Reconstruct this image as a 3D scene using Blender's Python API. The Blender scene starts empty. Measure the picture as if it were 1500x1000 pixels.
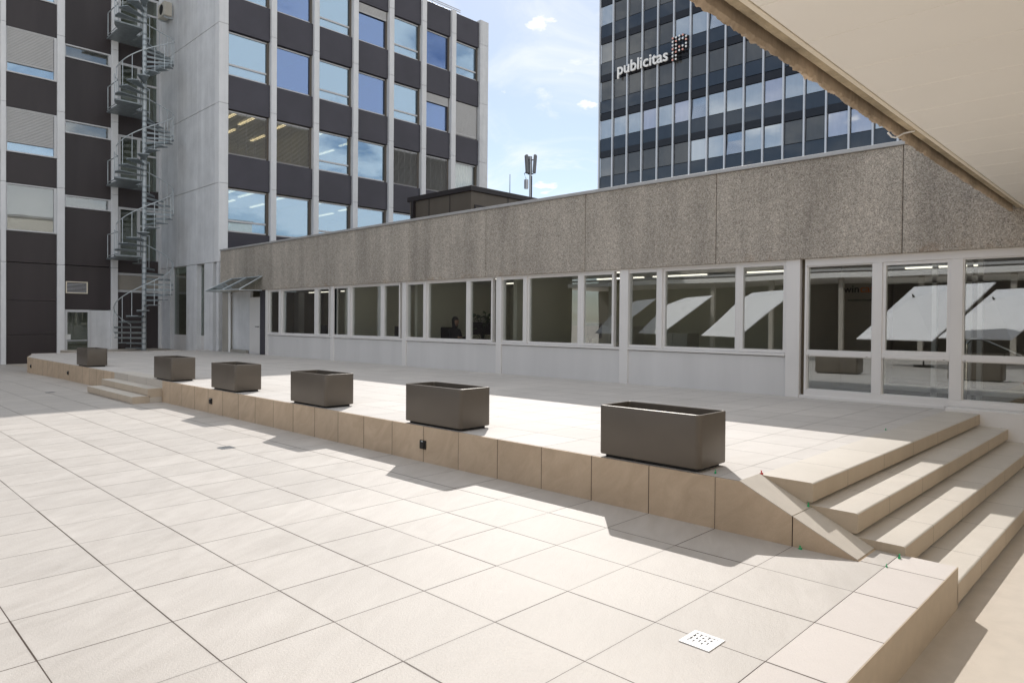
import bpy, bmesh, math, random
from mathutils import Vector, Matrix, noise
random.seed(7)
S = bpy.context.scene
COL = S.collection
R = math.radians

# ---------------------------------------------------------------- ground levels
def zp(Y):                                   # plaza paving, falls gently away
    return -.004*Y if Y < 22 else -.088-.0164*(Y-22)
def zt(Y):                                   # raised terrace
    return .394-.0022*Y
XF, XE = 11.43, 4.95                         # low wing facade, terrace edge
TX, TY = .60, .602                           # tile pitch
OX, OY = 4.95, 1.995                         # tile origin
YL = 26.3                                    # far end of the terrace wall

# ---------------------------------------------------------------- node helper
class G:
    def __init__(s, name):
        s.m = bpy.data.materials.new(name); s.m.use_nodes = True
        s.t = s.m.node_tree; s.n = s.t.nodes; s.l = s.t.links
        s.b = s.n['Principled BSDF']; s.out = s.n['Material Output']
    def node(s, k, **kw):
        n = s.n.new(k)
        for a, v in kw.items(): setattr(n, a, v)
        return n
    def put(s, sock, v):
        if hasattr(v, 'is_output'): s.l.new(v, sock)
        else: sock.default_value = v
    def math(s, op, a, b=0., c=0.):
        n = s.node('ShaderNodeMath', operation=op)
        for i, v in enumerate((a, b, c)): s.put(n.inputs[i], v)
        return n.outputs[0]
    def pos(s):
        return s.node('ShaderNodeNewGeometry').outputs['Position']
    def obj(s):
        return s.node('ShaderNodeTexCoord').outputs['Object']
    def sep(s, v):
        n = s.node('ShaderNodeSeparateXYZ'); s.l.new(v, n.inputs[0]); return n.outputs
    def comb(s, x, y, z=0.):
        n = s.node('ShaderNodeCombineXYZ')
        for i, v in enumerate((x, y, z)): s.put(n.inputs[i], v)
        return n.outputs[0]
    def vmul(s, v, k):
        n = s.node('ShaderNodeVectorMath', operation='MULTIPLY'); s.l.new(v, n.inputs[0]); n.inputs[1].default_value = k
        return n.outputs[0]
    def noise(s, v, scale, detail=3., rough=.55, dist=0.):
        n = s.node('ShaderNodeTexNoise'); s.l.new(v, n.inputs['Vector'])
        n.inputs['Scale'].default_value = scale; n.inputs['Detail'].default_value = detail
        n.inputs['Roughness'].default_value = rough; n.inputs['Distortion'].default_value = dist
        return n.outputs[0]
    def white(s, v):
        n = s.node('ShaderNodeTexWhiteNoise', noise_dimensions='3D'); s.l.new(v, n.inputs['Vector']); return n.outputs['Value']
    def map(s, v, a, b, c, d, smooth=False):
        n = s.node('ShaderNodeMapRange'); n.clamp = True
        if smooth: n.interpolation_type = 'SMOOTHSTEP'
        s.put(n.inputs['Value'], v)
        for k, x in zip(('From Min', 'From Max', 'To Min', 'To Max'), (a, b, c, d)): s.put(n.inputs[k], x)
        return n.outputs[0]
    def mix(s, f, a, b, mode='MIX'):
        n = s.node('ShaderNodeMix', data_type='RGBA', blend_type=mode)
        s.put(n.inputs[0], f)
        for i, v in ((6, a), (7, b)):
            s.put(n.inputs[i], v if hasattr(v, 'is_output') else (*v, 1.) if len(v) == 3 else v)
        return n.outputs[2]
    def gray(s, v):
        return s.comb(v, v, v)
    def bump(s, h, strength, dist=.01):
        n = s.node('ShaderNodeBump'); n.inputs['Strength'].default_value = strength; n.inputs['Distance'].default_value = dist
        s.l.new(h, n.inputs['Height']); s.l.new(n.outputs[0], s.b.inputs['Normal'])
    def col(s, c): s.put(s.b.inputs['Base Color'], c if hasattr(c, 'is_output') else (*c, 1.))
    def set(s, rough=None, metal=None, spec=None):
        if rough is not None: s.put(s.b.inputs['Roughness'], rough)
        if metal is not None: s.b.inputs['Metallic'].default_value = metal
        if spec is not None: s.b.inputs['Specular IOR Level'].default_value = spec

def plain(name, c, rough=.5, metal=0., var=.1, scale=3., grain=0., spec=.4, streak=False):
    g = G(name); p = g.pos()
    if streak: p = g.vmul(p, (1., 1., .12))
    n = g.noise(p, scale, 4.)
    f = g.map(n, .25, .75, 1-var, 1+var)
    g.col(g.mix(1., c, g.gray(f), 'MULTIPLY'))
    g.set(rough, metal, spec)
    if grain:
        g.bump(g.noise(g.pos(), 220., 2.), grain, .004)
    return g.m

def tile(name, axes, c0, c1, pitch, off, grout=(.052, .031, .019), w=.0042, rough=.5, vein=(1.3, 5.), rot=.5, one=False, spec=.35, dirt=True):
    """stone tiles: joints, tone per tile, soft veins, fine grain"""
    g = G(name); P = g.sep(g.pos()); u, v = P[axes[0]], P[axes[1]]
    U = g.math('DIVIDE', g.math('SUBTRACT', u, off[0]), pitch[0])
    V = g.math('DIVIDE', g.math('SUBTRACT', v, off[1]), pitch[1])
    iu, iv = g.math('FLOOR', U), g.math('FLOOR', V)
    def edge(Uc, p):
        f = g.math('FRACT', Uc); return g.math('MULTIPLY', g.math('MINIMUM', f, g.math('SUBTRACT', 1., f)), p)
    du, dv = edge(U, pitch[0]), edge(V, pitch[1])
    ru = g.white(g.comb(g.math('ROUND', U), g.math('MULTIPLY', iv, .31), 3.))
    rv = g.white(g.comb(g.math('ROUND', V), g.math('MULTIPLY', iu, .31), 9.))
    # every joint has its own width
    wu = g.map(ru, 0., 1., w*.55, w*1.25); wv = g.map(rv, 0., 1., w*.30, w*.95)
    ju = g.math('LESS_THAN', du, wu)
    jv = g.math('LESS_THAN', dv, wv)
    j = ju if one else g.math('MAXIMUM', ju, jv)
    tid = g.comb(iu, iv, 0.); rnd = g.white(tid)
    a = math.cos(rot), math.sin(rot)
    uu = g.math('ADD', g.math('MULTIPLY', u, a[0]), g.math('MULTIPLY', v, a[1]))
    vv = g.math('SUBTRACT', g.math('MULTIPLY', v, a[0]), g.math('MULTIPLY', u, a[1]))
    q = g.comb(g.math('MULTIPLY', uu, vein[0]), g.math('MULTIPLY', vv, vein[1]), g.math('MULTIPLY', rnd, 37.))
    n1 = g.noise(q, 1.5, 7., .62, .8)
    n2 = g.noise(g.pos(), 260., 2., .6)
    n3 = g.noise(g.pos(), .9, 4., .6)
    n4 = g.noise(g.pos(), 75., 3., .65)
    c = g.mix(g.map(n1, .28, .72, 0., 1.), c0, c1)
    f = g.math('ADD', g.map(rnd, 0., 1., .95, 1.03), g.map(n2, .2, .8, -.05, .05))
    f = g.math('ADD', f, g.map(n4, .3, .7, -.022, .022))
    if dirt: f = g.math('MULTIPLY', f, g.map(n3, .3, .7, .94, 1.04))
    c = g.mix(1., c, g.gray(f), 'MULTIPLY')
    if dirt:                                            # faint scuffs and pale lime marks
        n5 = g.noise(g.pos(), 2.3, 6., .7, 1.2)
        c = g.mix(g.map(n5, .62, .80, 0., .22), c, tuple(min(1., x*1.25) for x in c1))
        n6 = g.noise(g.pos(), 3.1, 7., .7, .6)
        c = g.mix(g.map(n6, .63, .78, 0., .16), c, tuple(x*.55 for x in c0))
    near = g.math('MINIMUM', du, dv) if not one else du
    halo = g.math('MULTIPLY', g.map(near, .0, .022, 1., 0., True), g.map(g.noise(g.pos(), 2.2, 5., .7), .40, .68, .03, .30))
    c = g.mix(halo, c, tuple(x*.5 for x in c0))
    g.col(g.mix(j, c, grout))
    g.set(g.math('ADD', g.map(n1, .3, .7, rough-.05, rough+.06), g.map(n4, .3, .7, -.03, .03)), 0., spec)
    h = g.math('SUBTRACT', g.math('ADD', g.math('MULTIPLY', n2, .6), g.math('MULTIPLY', n4, .8)), g.math('MULTIPLY', j, 2.2))
    g.bump(h, .60, .0045)
    return g.m

def aggregate(name):
    """exposed aggregate concrete with rain streaks"""
    g = G(name); p = g.pos(); P = g.sep(p)
    n = g.noise(p, 85., 3., .75); n0 = g.noise(p, 17., 4., .7)
    vn = g.node('ShaderNodeTexVoronoi'); g.l.new(p, vn.inputs['Vector']); vn.inputs['Scale'].default_value = 78.
    cell = g.sep(vn.outputs['Color'])[0]
    st = g.noise(g.comb(g.math('MULTIPLY', P[1], 1.6), g.math('MULTIPLY', P[0], 1.6), g.math('MULTIPLY', P[2], .10)), 1., 5., .65)
    st2 = g.noise(g.comb(P[1], P[0], g.math('MULTIPLY', P[2], .5)), .8, 4., .6)
    c = g.mix(g.map(n, .36, .66, 0., 1.), (.335, .295, .248), (.56, .50, .43))
    c = g.mix(g.map(cell, .55, 1., 0., .8), c, (.72, .66, .58))
    c = g.mix(g.map(cell, .0, .2, .6, 0.), c, (.07, .06, .05))
    c = g.mix(1., c, g.gray(g.map(n0, .3, .7, .84, 1.16)), 'MULTIPLY')
    c = g.mix(1., c, g.gray(g.map(st, .3, .68, .74, 1.12)), 'MULTIPLY')
    c = g.mix(1., c, g.gray(g.map(st2, .3, .7, .84, 1.12)), 'MULTIPLY')
    # rust bleeding along the lower rim
    low = g.map(P[2], 2.63, 2.80, 1., 0.)
    ru = g.map(g.noise(p, 3.2, 5., .7), .52, .68, 0., .55)
    c = g.mix(g.math('MULTIPLY', low, ru), c, (.30, .17, .075))
    g.col(c); g.set(.9, 0., .2)
    g.bump(g.math('ADD', g.math('MULTIPLY', n, 1.), vn.outputs['Distance']), .6, .012)
    return g.m

def concrete(name, c, stain=.16, rough=.8):
    g = G(name); p = g.pos(); P = g.sep(p)
    n = g.noise(p, 1.3, 7., .65); n2 = g.noise(p, 40., 3.)
    st = g.noise(g.comb(g.math('MULTIPLY', P[1], 2.2), g.math('MULTIPLY', P[0], 2.2), g.math('MULTIPLY', P[2], .16)), 1., 6., .7)
    f = g.math('MULTIPLY', g.map(n, .3, .7, 1-stain*.7, 1+stain*.5), g.map(st, .3, .7, 1-stain, 1+stain*.6))
    f = g.math('ADD', f, g.map(n2, .3, .7, -.03, .03))
    c_ = g.mix(1., c, g.gray(f), 'MULTIPLY')
    c_ = g.mix(g.map(g.noise(g.comb(g.math('MULTIPLY', P[1], 5.), g.math('MULTIPLY', P[0], 5.), g.math('MULTIPLY', P[2], .5)), 1., 5., .7), .62, .8, 0., .35), c_, tuple(x*.45 for x in c))
    g.col(c_); g.set(rough, 0., .25); g.bump(n2, .12, .004)
    return g.m

def glass(name, refl, tint=(.8, .86, .84), gl=(.93, .97, 1.)):
    g = G(name); g.n.remove(g.b)
    t = g.node('ShaderNodeBsdfTransparent'); t.inputs[0].default_value = (*tint, 1.)
    s = g.node('ShaderNodeBsdfGlossy'); s.inputs['Roughness'].default_value = .004; s.inputs[0].default_value = (*gl, 1.)
    w = g.noise(g.pos(), .55, 1.)
    bp = g.node('ShaderNodeBump'); bp.inputs['Strength'].default_value = .10; bp.inputs['Distance'].default_value = .02
    g.l.new(w, bp.inputs['Height']); g.l.new(bp.outputs[0], s.inputs['Normal'])
    f = g.node('ShaderNodeLayerWeight'); f.inputs[0].default_value = .5     # thin pane: Schlick on the facing angle, same from both sides
    fac = g.math('MINIMUM', g.math('ADD', g.math('MULTIPLY', g.math('POWER', f.outputs['Facing'], 5.), .9), refl), 1.)
    m = g.node('ShaderNodeMixShader'); g.l.new(fac, m.inputs[0]); g.l.new(t.outputs[0], m.inputs[1]); g.l.new(s.outputs[0], m.inputs[2])
    g.l.new(m.outputs[0], g.out.inputs[0])
    return g.m

def coated(name, c, refl, rough=.02):
    """opaque backed glazing: dark base under a mirror-like face"""
    g = G(name); g.n.remove(g.b)
    d = g.node('ShaderNodeBsdfDiffuse')
    n = g.noise(g.vmul(g.pos(), (1., 1., .3)), 2.2, 3.)
    g.l.new(g.mix(1., c, g.gray(g.map(n, .3, .7, .92, 1.08)), 'MULTIPLY'), d.inputs[0])
    s = g.node('ShaderNodeBsdfGlossy'); s.inputs['Roughness'].default_value = rough; s.inputs[0].default_value = (.9, .95, 1., 1.)
    f = g.node('ShaderNodeFresnel'); f.inputs[0].default_value = 1.45
    m = g.node('ShaderNodeMixShader'); g.l.new(g.math('MINIMUM', g.math('ADD', f.outputs[0], refl), 1.), m.inputs[0])
    g.l.new(d.outputs[0], m.inputs[1]); g.l.new(s.outputs[0], m.inputs[2]); g.l.new(m.outputs[0], g.out.inputs[0])
    return g.m

def lamp_mat(name, c, k):
    g = G(name); g.col((.8, .8, .8)); g.b.inputs['Emission Color'].default_value = (*c, 1.); g.b.inputs['Emission Strength'].default_value = k
    return g.m

M = {}
M['plaza'] = tile('plaza_tile', (0, 1), (.480, .442, .402), (.560, .522, .482), (TX, TY), (OX, OY), rough=.50, spec=.36)
M['terrace'] = tile('terrace_tile', (0, 1), (.555, .516, .478), (.615, .580, .545), (TX, TY), (OX, OY), w=.0026, rough=.6, rot=-.3, spec=.22)
M['border'] = tile('border_tile', (0, 1), (.575, .525, .49), (.615, .565, .53), (TX, 9.), (OX, OY-4), rough=.6, vein=(2., 2.), dirt=False)
M['clad'] = tile('cladding_tile', (1, 2), (.51, .385, .265), (.645, .505, .365), (TY, 9.), (OY, -4.), rough=.62, vein=(1.6, 3.6), rot=-.75, one=True, w=.0036)  # same stone as the paving, warmth of bounced light put into the colour
M['step'] = tile('step_stone', (0, 1), (.575, .525, .46), (.625, .575, .51), (.96, 9.), (5.06, -4.), rough=.6, vein=(2., 2.), one=True, w=.0019)
M['riser'] = tile('riser_shade_stone', (0, 1), (.50, .405, .30), (.56, .465, .355), (.96, 9.), (5.06, -4.), rough=.65, vein=(2., 2.), one=True, w=.0019)  # step stone darkened and warmed: shade and bounced light put into the colour
M['riser2'] = tile('side_riser_shade_stone', (1, 0), (.52, .43, .33), (.58, .49, .385), (1.2, 9.), (14.15, -4.), rough=.65, vein=(2., 2.), one=True, w=.0019, dirt=False)  # side step stone with the same shaded, bounce-lit tone painted in
M['cap_stone'] = plain('cheek_cap_stone', (.57, .52, .455), .6, var=.05, scale=9., grain=.2)
M['sidestep'] = tile('side_step_stone', (1, 0), (.575, .525, .46), (.625, .575, .51), (1.2, 9.), (14.15, -4.), rough=.6, vein=(2., 2.), one=True, w=.0019, dirt=False)
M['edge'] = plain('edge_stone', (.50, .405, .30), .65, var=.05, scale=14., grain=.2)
M['lower'] = plain('lower_paving', (.53, .47, .40), .8, var=.06, scale=7., grain=.5)
M['agg'] = aggregate('exposed_aggregate')
M['conc'] = concrete('pale_concrete', (.74, .745, .755), .13)
M['pier'] = concrete('pier_concrete', (.80, .80, .805), .07)
M['beige'] = concrete('beige_concrete', (.40, .375, .335), .16)
M['rough'] = concrete('broken_concrete', (.52, .42, .32), .35, .95)
M['rough2'] = concrete('stained_concrete', (.48, .40, .28), .4, .95)
M['groove'] = concrete('groove_concrete', (.13, .105, .075), .3, .95)
M['soffit'] = plain('soffit_panel', (.93, .895, .83), .38, var=.02, scale=1.2, spec=.4)
M['cream'] = plain('cream_strip', (.84, .76, .62), .4, var=.03)
M['spandrel'] = plain('spandrel_panel', (.068, .064, .078), .38, var=.16, scale=.7, spec=.3)
M['dark'] = plain('dark_cladding', (.050, .041, .042), .34, var=.38, scale=.55, spec=.35, streak=True)  # strong colour mottling painted in for the panels' reflections
M['alu'] = plain('aluminium_frame', (.62, .62, .63), .42, var=.03, spec=.5)
M['white'] = plain('white_coated_metal', (.80, .775, .75), .42, var=.035, scale=1.2, spec=.5)
M['apron'] = plain('apron_panel', (.72, .705, .69), .36, var=.07, scale=1.6, spec=.5, streak=True)
M['steel'] = plain('galvanised_steel', (.52, .56, .58), .45, .4, var=.16, scale=9.)
M['steeld'] = plain('galvanised_underside', (.30, .335, .35), .5, .5, var=.2, scale=6.)
M['chrome'] = plain('polished_steel', (.7, .7, .7), .18, 1., var=.05)
M['planter'] = plain('taupe_lacquer', (.130, .110, .089), .40, .15, var=.07, scale=2.5, grain=.05, spec=.45)
M['black'] = plain('black_plastic', (.014, .013, .012), .45, var=.1)
M['soil'] = plain('dark_soil', (.03, .024, .018), .95, var=.4, scale=40.)
M['brown'] = plain('brown_metal_sheet', (.135, .112, .088), .5, var=.12, scale=1.5, spec=.35, streak=True)
M['browncap'] = plain('dark_roof_edge', (.032, .026, .027), .5, var=.1)
M['cap'] = plain('zinc_coping', (.50, .49, .48), .42, .35, var=.08)
M['shutter'] = plain('roller_shutter', (.56, .555, .55), .5, var=.03)
M['blind'] = plain('grey_blind', (.30, .29, .275), .5, var=.06)
M['room'] = plain('room_wall', (.64, .63, .53), .85, var=.03)
M['roomd'] = plain('lobby_wall', (.36, .33, .29), .8, var=.05)
M['ceil'] = plain('room_ceiling', (.74, .74, .72), .9, var=.02)
M['carpet'] = plain('office_carpet', (.10, .10, .10), .95, var=.2, scale=30.)
M['desk'] = plain('desk_top', (.42, .38, .32), .5)
M['leaf'] = plain('plant_leaf', (.05, .10, .03), .5, var=.35, scale=12.)
M['wood'] = plain('pale_cabinet', (.55, .53, .46), .5)
M['glass'] = glass('window_glass', .17, (.95, .96, .94))
M['glassb'] = glass('office_glass', .44, (.72, .80, .85), (.66, .84, 1.))
M['glassv'] = glass('blue_coated_glass', .34, (.58, .68, .85), (.50, .66, .98))
M['glassd'] = glass('door_glass', .07, (.8, .84, .8))
M['canopyglass'] = glass('awning_glass', .0, (.30, .36, .33))
M['tower'] = coated('tower_spandrel_glass', (.030, .038, .052), .035)
M['towerband'] = coated('tower_dark_band', (.018, .018, .022), .0, .2)
M['tg'] = coated('tower_blind_window', (.085, .085, .083), .045)
M['tb'] = coated('tower_bright_window', (.34, .36, .36), .42)
M['tl'] = coated('tower_lilac_window', (.36, .34, .42), .40)
M['to'] = coated('tower_blue_window', (.05, .09, .17), .42)
M['tc'] = coated('tower_curtain_window', (.17, .17, .165), .12)
M['mull'] = plain('mullion_aluminium', (.66, .69, .74), .35, .3, var=.03)
M['letter'] = plain('sign_white', (.86, .86, .86), .4, var=.01)
M['pink'] = plain('sign_pink', (.80, .42, .36), .4, var=.01)
M['signblack'] = plain('sign_black', (.012, .012, .014), .4)
M['orange'] = plain('sign_orange', (.65, .16, .03), .5, var=.01)
M['grate'] = plain('white_grate', (.70, .70, .70), .35, .3, var=.12, scale=25.)
M['gratem'] = plain('steel_grate', (.40, .42, .44), .3, .8, var=.05)
M['green'] = plain('green_plastic', (.008, .42, .15), .4)
M['red'] = plain('red_plastic', (.55, .012, .012), .4)
M['fabric'] = plain('parasol_fabric', (.80, .79, .80), .85, var=.03)
M['skin'] = plain('skin', (.46, .27, .19), .5)
M['hair'] = plain('dark_hair', (.012, .009, .008), .45)
M['cloth'] = plain('dark_pullover', (.022, .022, .026), .9)
M['paper'] = plain('white_paper', (.7, .7, .68), .8)
M['art'] = plain('red_brown_print', (.11, .028, .022), .6, var=.7, scale=5.)
M['art2'] = plain('grey_print', (.20, .20, .19), .6, var=.7, scale=9.)
M['lamp'] = lamp_mat('ceiling_lamp_tube', (1., .80, .45), 1.3)
M['render'] = plain('cream_render', (.82, .77, .68), .85, var=.05)
M['tube'] = lamp_mat('fluorescent_tube_and_fill', (1., .95, .82), 1.3)
M['rail'] = plain('roof_rail', (.55, .56, .58), .4, .5)
M['ac'] = plain('air_conditioner_shell', (.62, .58, .50), .5)
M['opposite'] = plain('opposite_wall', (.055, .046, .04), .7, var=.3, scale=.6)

# ---------------------------------------------------------------- mesh helpers
def box(bm, x0, x1, y0, y1, z0, z1, bev=0., seg=1):
    b = bmesh.new() if bev else bm
    vs = [b.verts.new((x, y, z)) for x in (min(x0, x1), max(x0, x1)) for y in (min(y0, y1), max(y0, y1)) for z in (min(z0, z1), max(z0, z1))]
    for f in ((0, 1, 3, 2), (4, 6, 7, 5), (0, 4, 5, 1), (2, 3, 7, 6), (0, 2, 6, 4), (1, 5, 7, 3)):
        b.faces.new([vs[i] for i in f])
    if bev:
        bmesh.ops.bevel(b, geom=b.edges[:], offset=bev, segments=seg, profile=.5, affect='EDGES')
        merge(bm, b)
    return bm
def merge(bm, b, mat=None):
    me = bpy.data.meshes.new('tmp'); b.to_mesh(me); b.free()
    if mat: me.transform(mat)
    bm.from_mesh(me); bpy.data.meshes.remove(me)
def prism(bm, pts, axis, a0, a1):
    """polygon pts in the plane across axis, swept from a0 to a1"""
    def at(p, a):
        return {0: (a, p[0], p[1]), 1: (p[0], a, p[1]), 2: (p[0], p[1], a)}[axis]
    A = [bm.verts.new(at(p, a0)) for p in pts]; B = [bm.verts.new(at(p, a1)) for p in pts]
    n = len(pts)
    for i in range(n): bm.faces.new((A[i], A[(i+1) % n], B[(i+1) % n], B[i]))
    bm.faces.new(A[::-1]); bm.faces.new(B)
def tube(bm, pts, r, n=8, cap=True):
    pts = [Vector(p) for p in pts]; rings = []
    for i, p in enumerate(pts):
        d = (pts[min(i+1, len(pts)-1)]-pts[max(i-1, 0)]).normalized()
        a = d.cross(Vector((0, 0, 1)))
        if a.length < 1e-3: a = d.cross(Vector((1, 0, 0)))
        a.normalize(); c = d.cross(a)
        rr = r[i] if isinstance(r, (list, tuple)) else r
        rings.append([bm.verts.new(p+(a*math.cos(t)+c*math.sin(t))*rr) for t in (2*math.pi*k/n for k in range(n))])
    for A, B in zip(rings, rings[1:]):
        for k in range(n): bm.faces.new((A[k], A[(k+1) % n], B[(k+1) % n], B[k]))
    if cap: bm.faces.new(rings[0][::-1]); bm.faces.new(rings[-1])
def face_mat(o, mat):
    """second, shade-toned material on the upright faces (risers and ends)"""
    o.data.materials.append(mat)
    for p in o.data.polygons:
        if abs(p.normal.z) < .5: p.material_index = 1
def recalc(bm):
    bmesh.ops.recalc_face_normals(bm, faces=bm.faces[:])
def mesh(name, bm, mat, parent=None, smooth=False):
    recalc(bm)
    me = bpy.data.meshes.new(name); bm.to_mesh(me); bm.free()
    return link(name, me, mat, parent, smooth)
def link(name, me, mat, parent=None, smooth=False):
    if mat:
        me.materials.clear(); me.materials.append(mat)
    if smooth:
        for p in me.polygons: p.use_smooth = True
        try: me.set_sharp_from_angle(angle=R(40))
        except Exception: pass
    o = bpy.data.objects.new(name, me); COL.objects.link(o)
    if parent is not None:
        o.parent = parent
        root = parent
        while root.parent: root = root.parent
        # meshes are written in world coordinates: keep them there
        if not root.get('_local'):
            me.transform(Matrix.Translation(-root.location))
    return o
def tag(o, label, cat, group=None, kind=None):
    if label: o['label'] = label
    if cat: o['category'] = cat
    if group: o['group'] = group
    if kind: o['kind'] = kind
    return o
def thing(name, label, cat, loc=(0, 0, 0), group=None, local=False):
    o = bpy.data.objects.new(name, None); COL.objects.link(o); o.location = loc; o.empty_display_size = .2
    if local: o['_local'] = 1
    return tag(o, label, cat, group)
def struct(name, bm, mat):
    return tag(mesh(name, bm, mat), None, None, None, 'structure')
def part(name, mat, parent, *boxes, bev=0., seg=1, smooth=False, label=None):
    bm = bmesh.new()
    for b in boxes: box(bm, *b, bev=bev, seg=seg)
    o = mesh(name, bm, mat, parent, smooth)
    if label: o['label'] = label
    return o
def text_mesh(s, width, thick, mat4, bold=0.):
    cu = bpy.data.curves.new('text', 'FONT'); cu.body = s; cu.extrude = .02; cu.offset = bold; cu.resolution_u = 4
    o = bpy.data.objects.new('text', cu); COL.objects.link(o)
    bpy.context.view_layer.update()
    me = bpy.data.meshes.new_from_object(o.evaluated_get(bpy.context.evaluated_depsgraph_get()))
    bpy.data.objects.remove(o); bpy.data.curves.remove(cu)
    xs = [v.co.x for v in me.vertices]; k = width/(max(xs)-min(xs))
    me.transform(Matrix.Diagonal((k, k, thick/.04, 1.)) @ Matrix.Translation((-min(xs), 0, 0)))
    me.transform(mat4)
    return me

# ---------------------------------------------------------------- ground
bm = bmesh.new()
box(bm, -300, 300, -300, 300, -.9, -.28)
struct('lower_paving', bm, M['lower'])

def sloped(bm, poly, fz, zb, ycuts):
    """slab with top following fz(Y) over an axis-aligned polygon of X spans: list of (x0,x1,y0,y1)"""
    x0, x1, y0, y1 = poly
    ys = [y0]+[y for y in ycuts if y0 < y < y1]+[y1]
    top = [[bm.verts.new((x, y, fz(y))) for x in (x0, x1)] for y in ys]
    bot = [[bm.verts.new((x, y, zb)) for x in (x0, x1)] for y in ys]
    for i in range(len(ys)-1):
        bm.faces.new((top[i][0], top[i][1], top[i+1][1], top[i+1][0]))
        bm.faces.new((bot[i][0], bot[i+1][0], bot[i+1][1], bot[i][1]))
        for k in (0, 1): bm.faces.new((top[i][k], top[i+1][k], bot[i+1][k], bot[i][k]))
    bm.faces.new((top[0][0], bot[0][0], bot[0][1], top[0][1])); bm.faces.new((top[-1][0], top[-1][1], bot[-1][1], bot[-1][0]))

bm = bmesh.new()
sloped(bm, (-24.9, 5.6, 1.394, 33.74), zp, -.6, (22.,))
struct('plaza_paving', bm, M['plaza'])
bm = bmesh.new()
sloped(bm, (-24.9, 5.285, 1.056, 1.3915), zp, -.6, ())
struct('plaza_border', bm, M['border'])

bm = bmesh.new(); box(bm, -24.9, 5.284, 1.050, 1.0555, -.6, -.0052); box(bm, 5.2855, 5.291, 1.05, 1.3915, -.6, -.0062)
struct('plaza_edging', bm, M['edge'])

# terrace top: strip between the wall cladding and the low wing, split round the stairs
bm = bmesh.new()
sloped(bm, (XE, XF-.01, 2.4, 28.3), zt, -.5, (26.3,))
for v in bm.verts:                                     # bevelled far corner
    if v.co.x < 5 and v.co.y > 28: v.co.x = 5.45
ter = struct('terrace_paving', bm, M['terrace'])

# wall cladding in front of the terrace (one wall, its cheek beside the stairs)
tw = thing('terrace_wall', 'long low retaining wall of tan-tinted stone slabs along the front of the raised terrace', 'wall', (XE, 14, 0))
bm = bmesh.new()
ys = [2.4, 14.43]
def wall_piece(bm, y0, y1, x0=XE-.022, x1=XE-.001):
    v = [bm.verts.new(p) for p in ((x0, y0, -.3), (x0, y1, -.3), (x0, y1, zt(y1)-.001), (x0, y0, zt(y0)-.001), (x1, y0, -.3), (x1, y1, -.3), (x1, y1, zt(y1)-.001), (x1, y0, zt(y0)-.001))]
    for f in ((0, 1, 2, 3), (4, 7, 6, 5), (3, 2, 6, 7), (0, 3, 7, 4), (1, 5, 6, 2), (0, 4, 5, 1)): bm.faces.new([v[i] for i in f])
wall_piece(bm, 2.4, 14.445); wall_piece(bm, 17.455, YL)
mesh('cladding', bm, M['clad'], tw)
bm = bmesh.new()                                       # end return, running back to the court
v = [bm.verts.new(p) for p in ((XE-.022, YL, -.3), (XE-.022, YL, zt(YL)-.001), (5.43, 28.3, zt(28.3)-.001), (5.43, 28.3, -.3), (XE, YL+.001, -.3), (XE, YL+.001, zt(YL)-.001), (5.449, 28.3, zt(28.3)-.001), (5.449, 28.3, -.3))]
for f in ((0, 1, 2, 3), (4, 7, 6, 5), (1, 5, 6, 2), (0, 4, 5, 1), (3, 2, 6, 7)): bm.faces.new([v[i] for i in f])
mesh('end_slab', bm, M['clad'], tw)
def cheek(bm, y0, y1):
    z = lambda y: .388*(y-1.558)/(2.392-1.558)
    prism(bm, [(y0, -.3), (y1, -.3), (y1, max(z(y1), -.01)), (y0, max(z(y0), -.01))], 0, XE-.022, 5.274)
bm = bmesh.new(); cheek(bm, 1.9975, 2.4); mesh('cheek', bm, M['clad'], tw)
bm = bmesh.new(); cheek(bm, 1.545, 1.9925); mesh('cheek', bm, M['clad'], tw)
zc = lambda y: .388*(y-1.558)/(2.392-1.558)+.0006
for y0, y1 in ((1.9978, 2.398), (1.556, 1.992)):
    bm = bmesh.new(); prism(bm, [(y0, zc(y0)), (y1, zc(y1)), (y1, zc(y1)+.006), (y0, zc(y0)+.006)], 0, XE-.0215, 5.2735); mesh('cheek_cap', bm, M['cap_stone'], tw)

# wide stairs at the near end
ts = thing('terrace_stairs', 'wide pale stone stairs of four round-nosed steps descending from the terrace beside the canopy', 'stairs', (8, 1.6, 0))
ST = [(1.985, 2.4, .389, .224), (1.668, 2.06, .224, .057), (1.360, 1.75, .057, -.11), (1.050, 1.44, -.11, -.28)]
for i, (yf, yb, zt_, zb_) in enumerate(ST):
    bm = bmesh.new()
    x0, x1 = 5.276, 11.11
    r = .016
    prof = [(yb, zt_), (yf+r, zt_)]+[(yf+r-r*math.sin(a), zt_-r+r*math.cos(a)) for a in (R(22), R(45), R(68), R(90))]+[(yf, zt_-.140), (yf+.006, zt_-.144), (yf+.045, zt_-.145), (yf+.045, zb_-.02), (yb, zb_-.02)]
    prism(bm, prof, 0, x0, x1)
    face_mat(mesh('step', bm, M['step'], ts, True), M['riser'])

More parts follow.
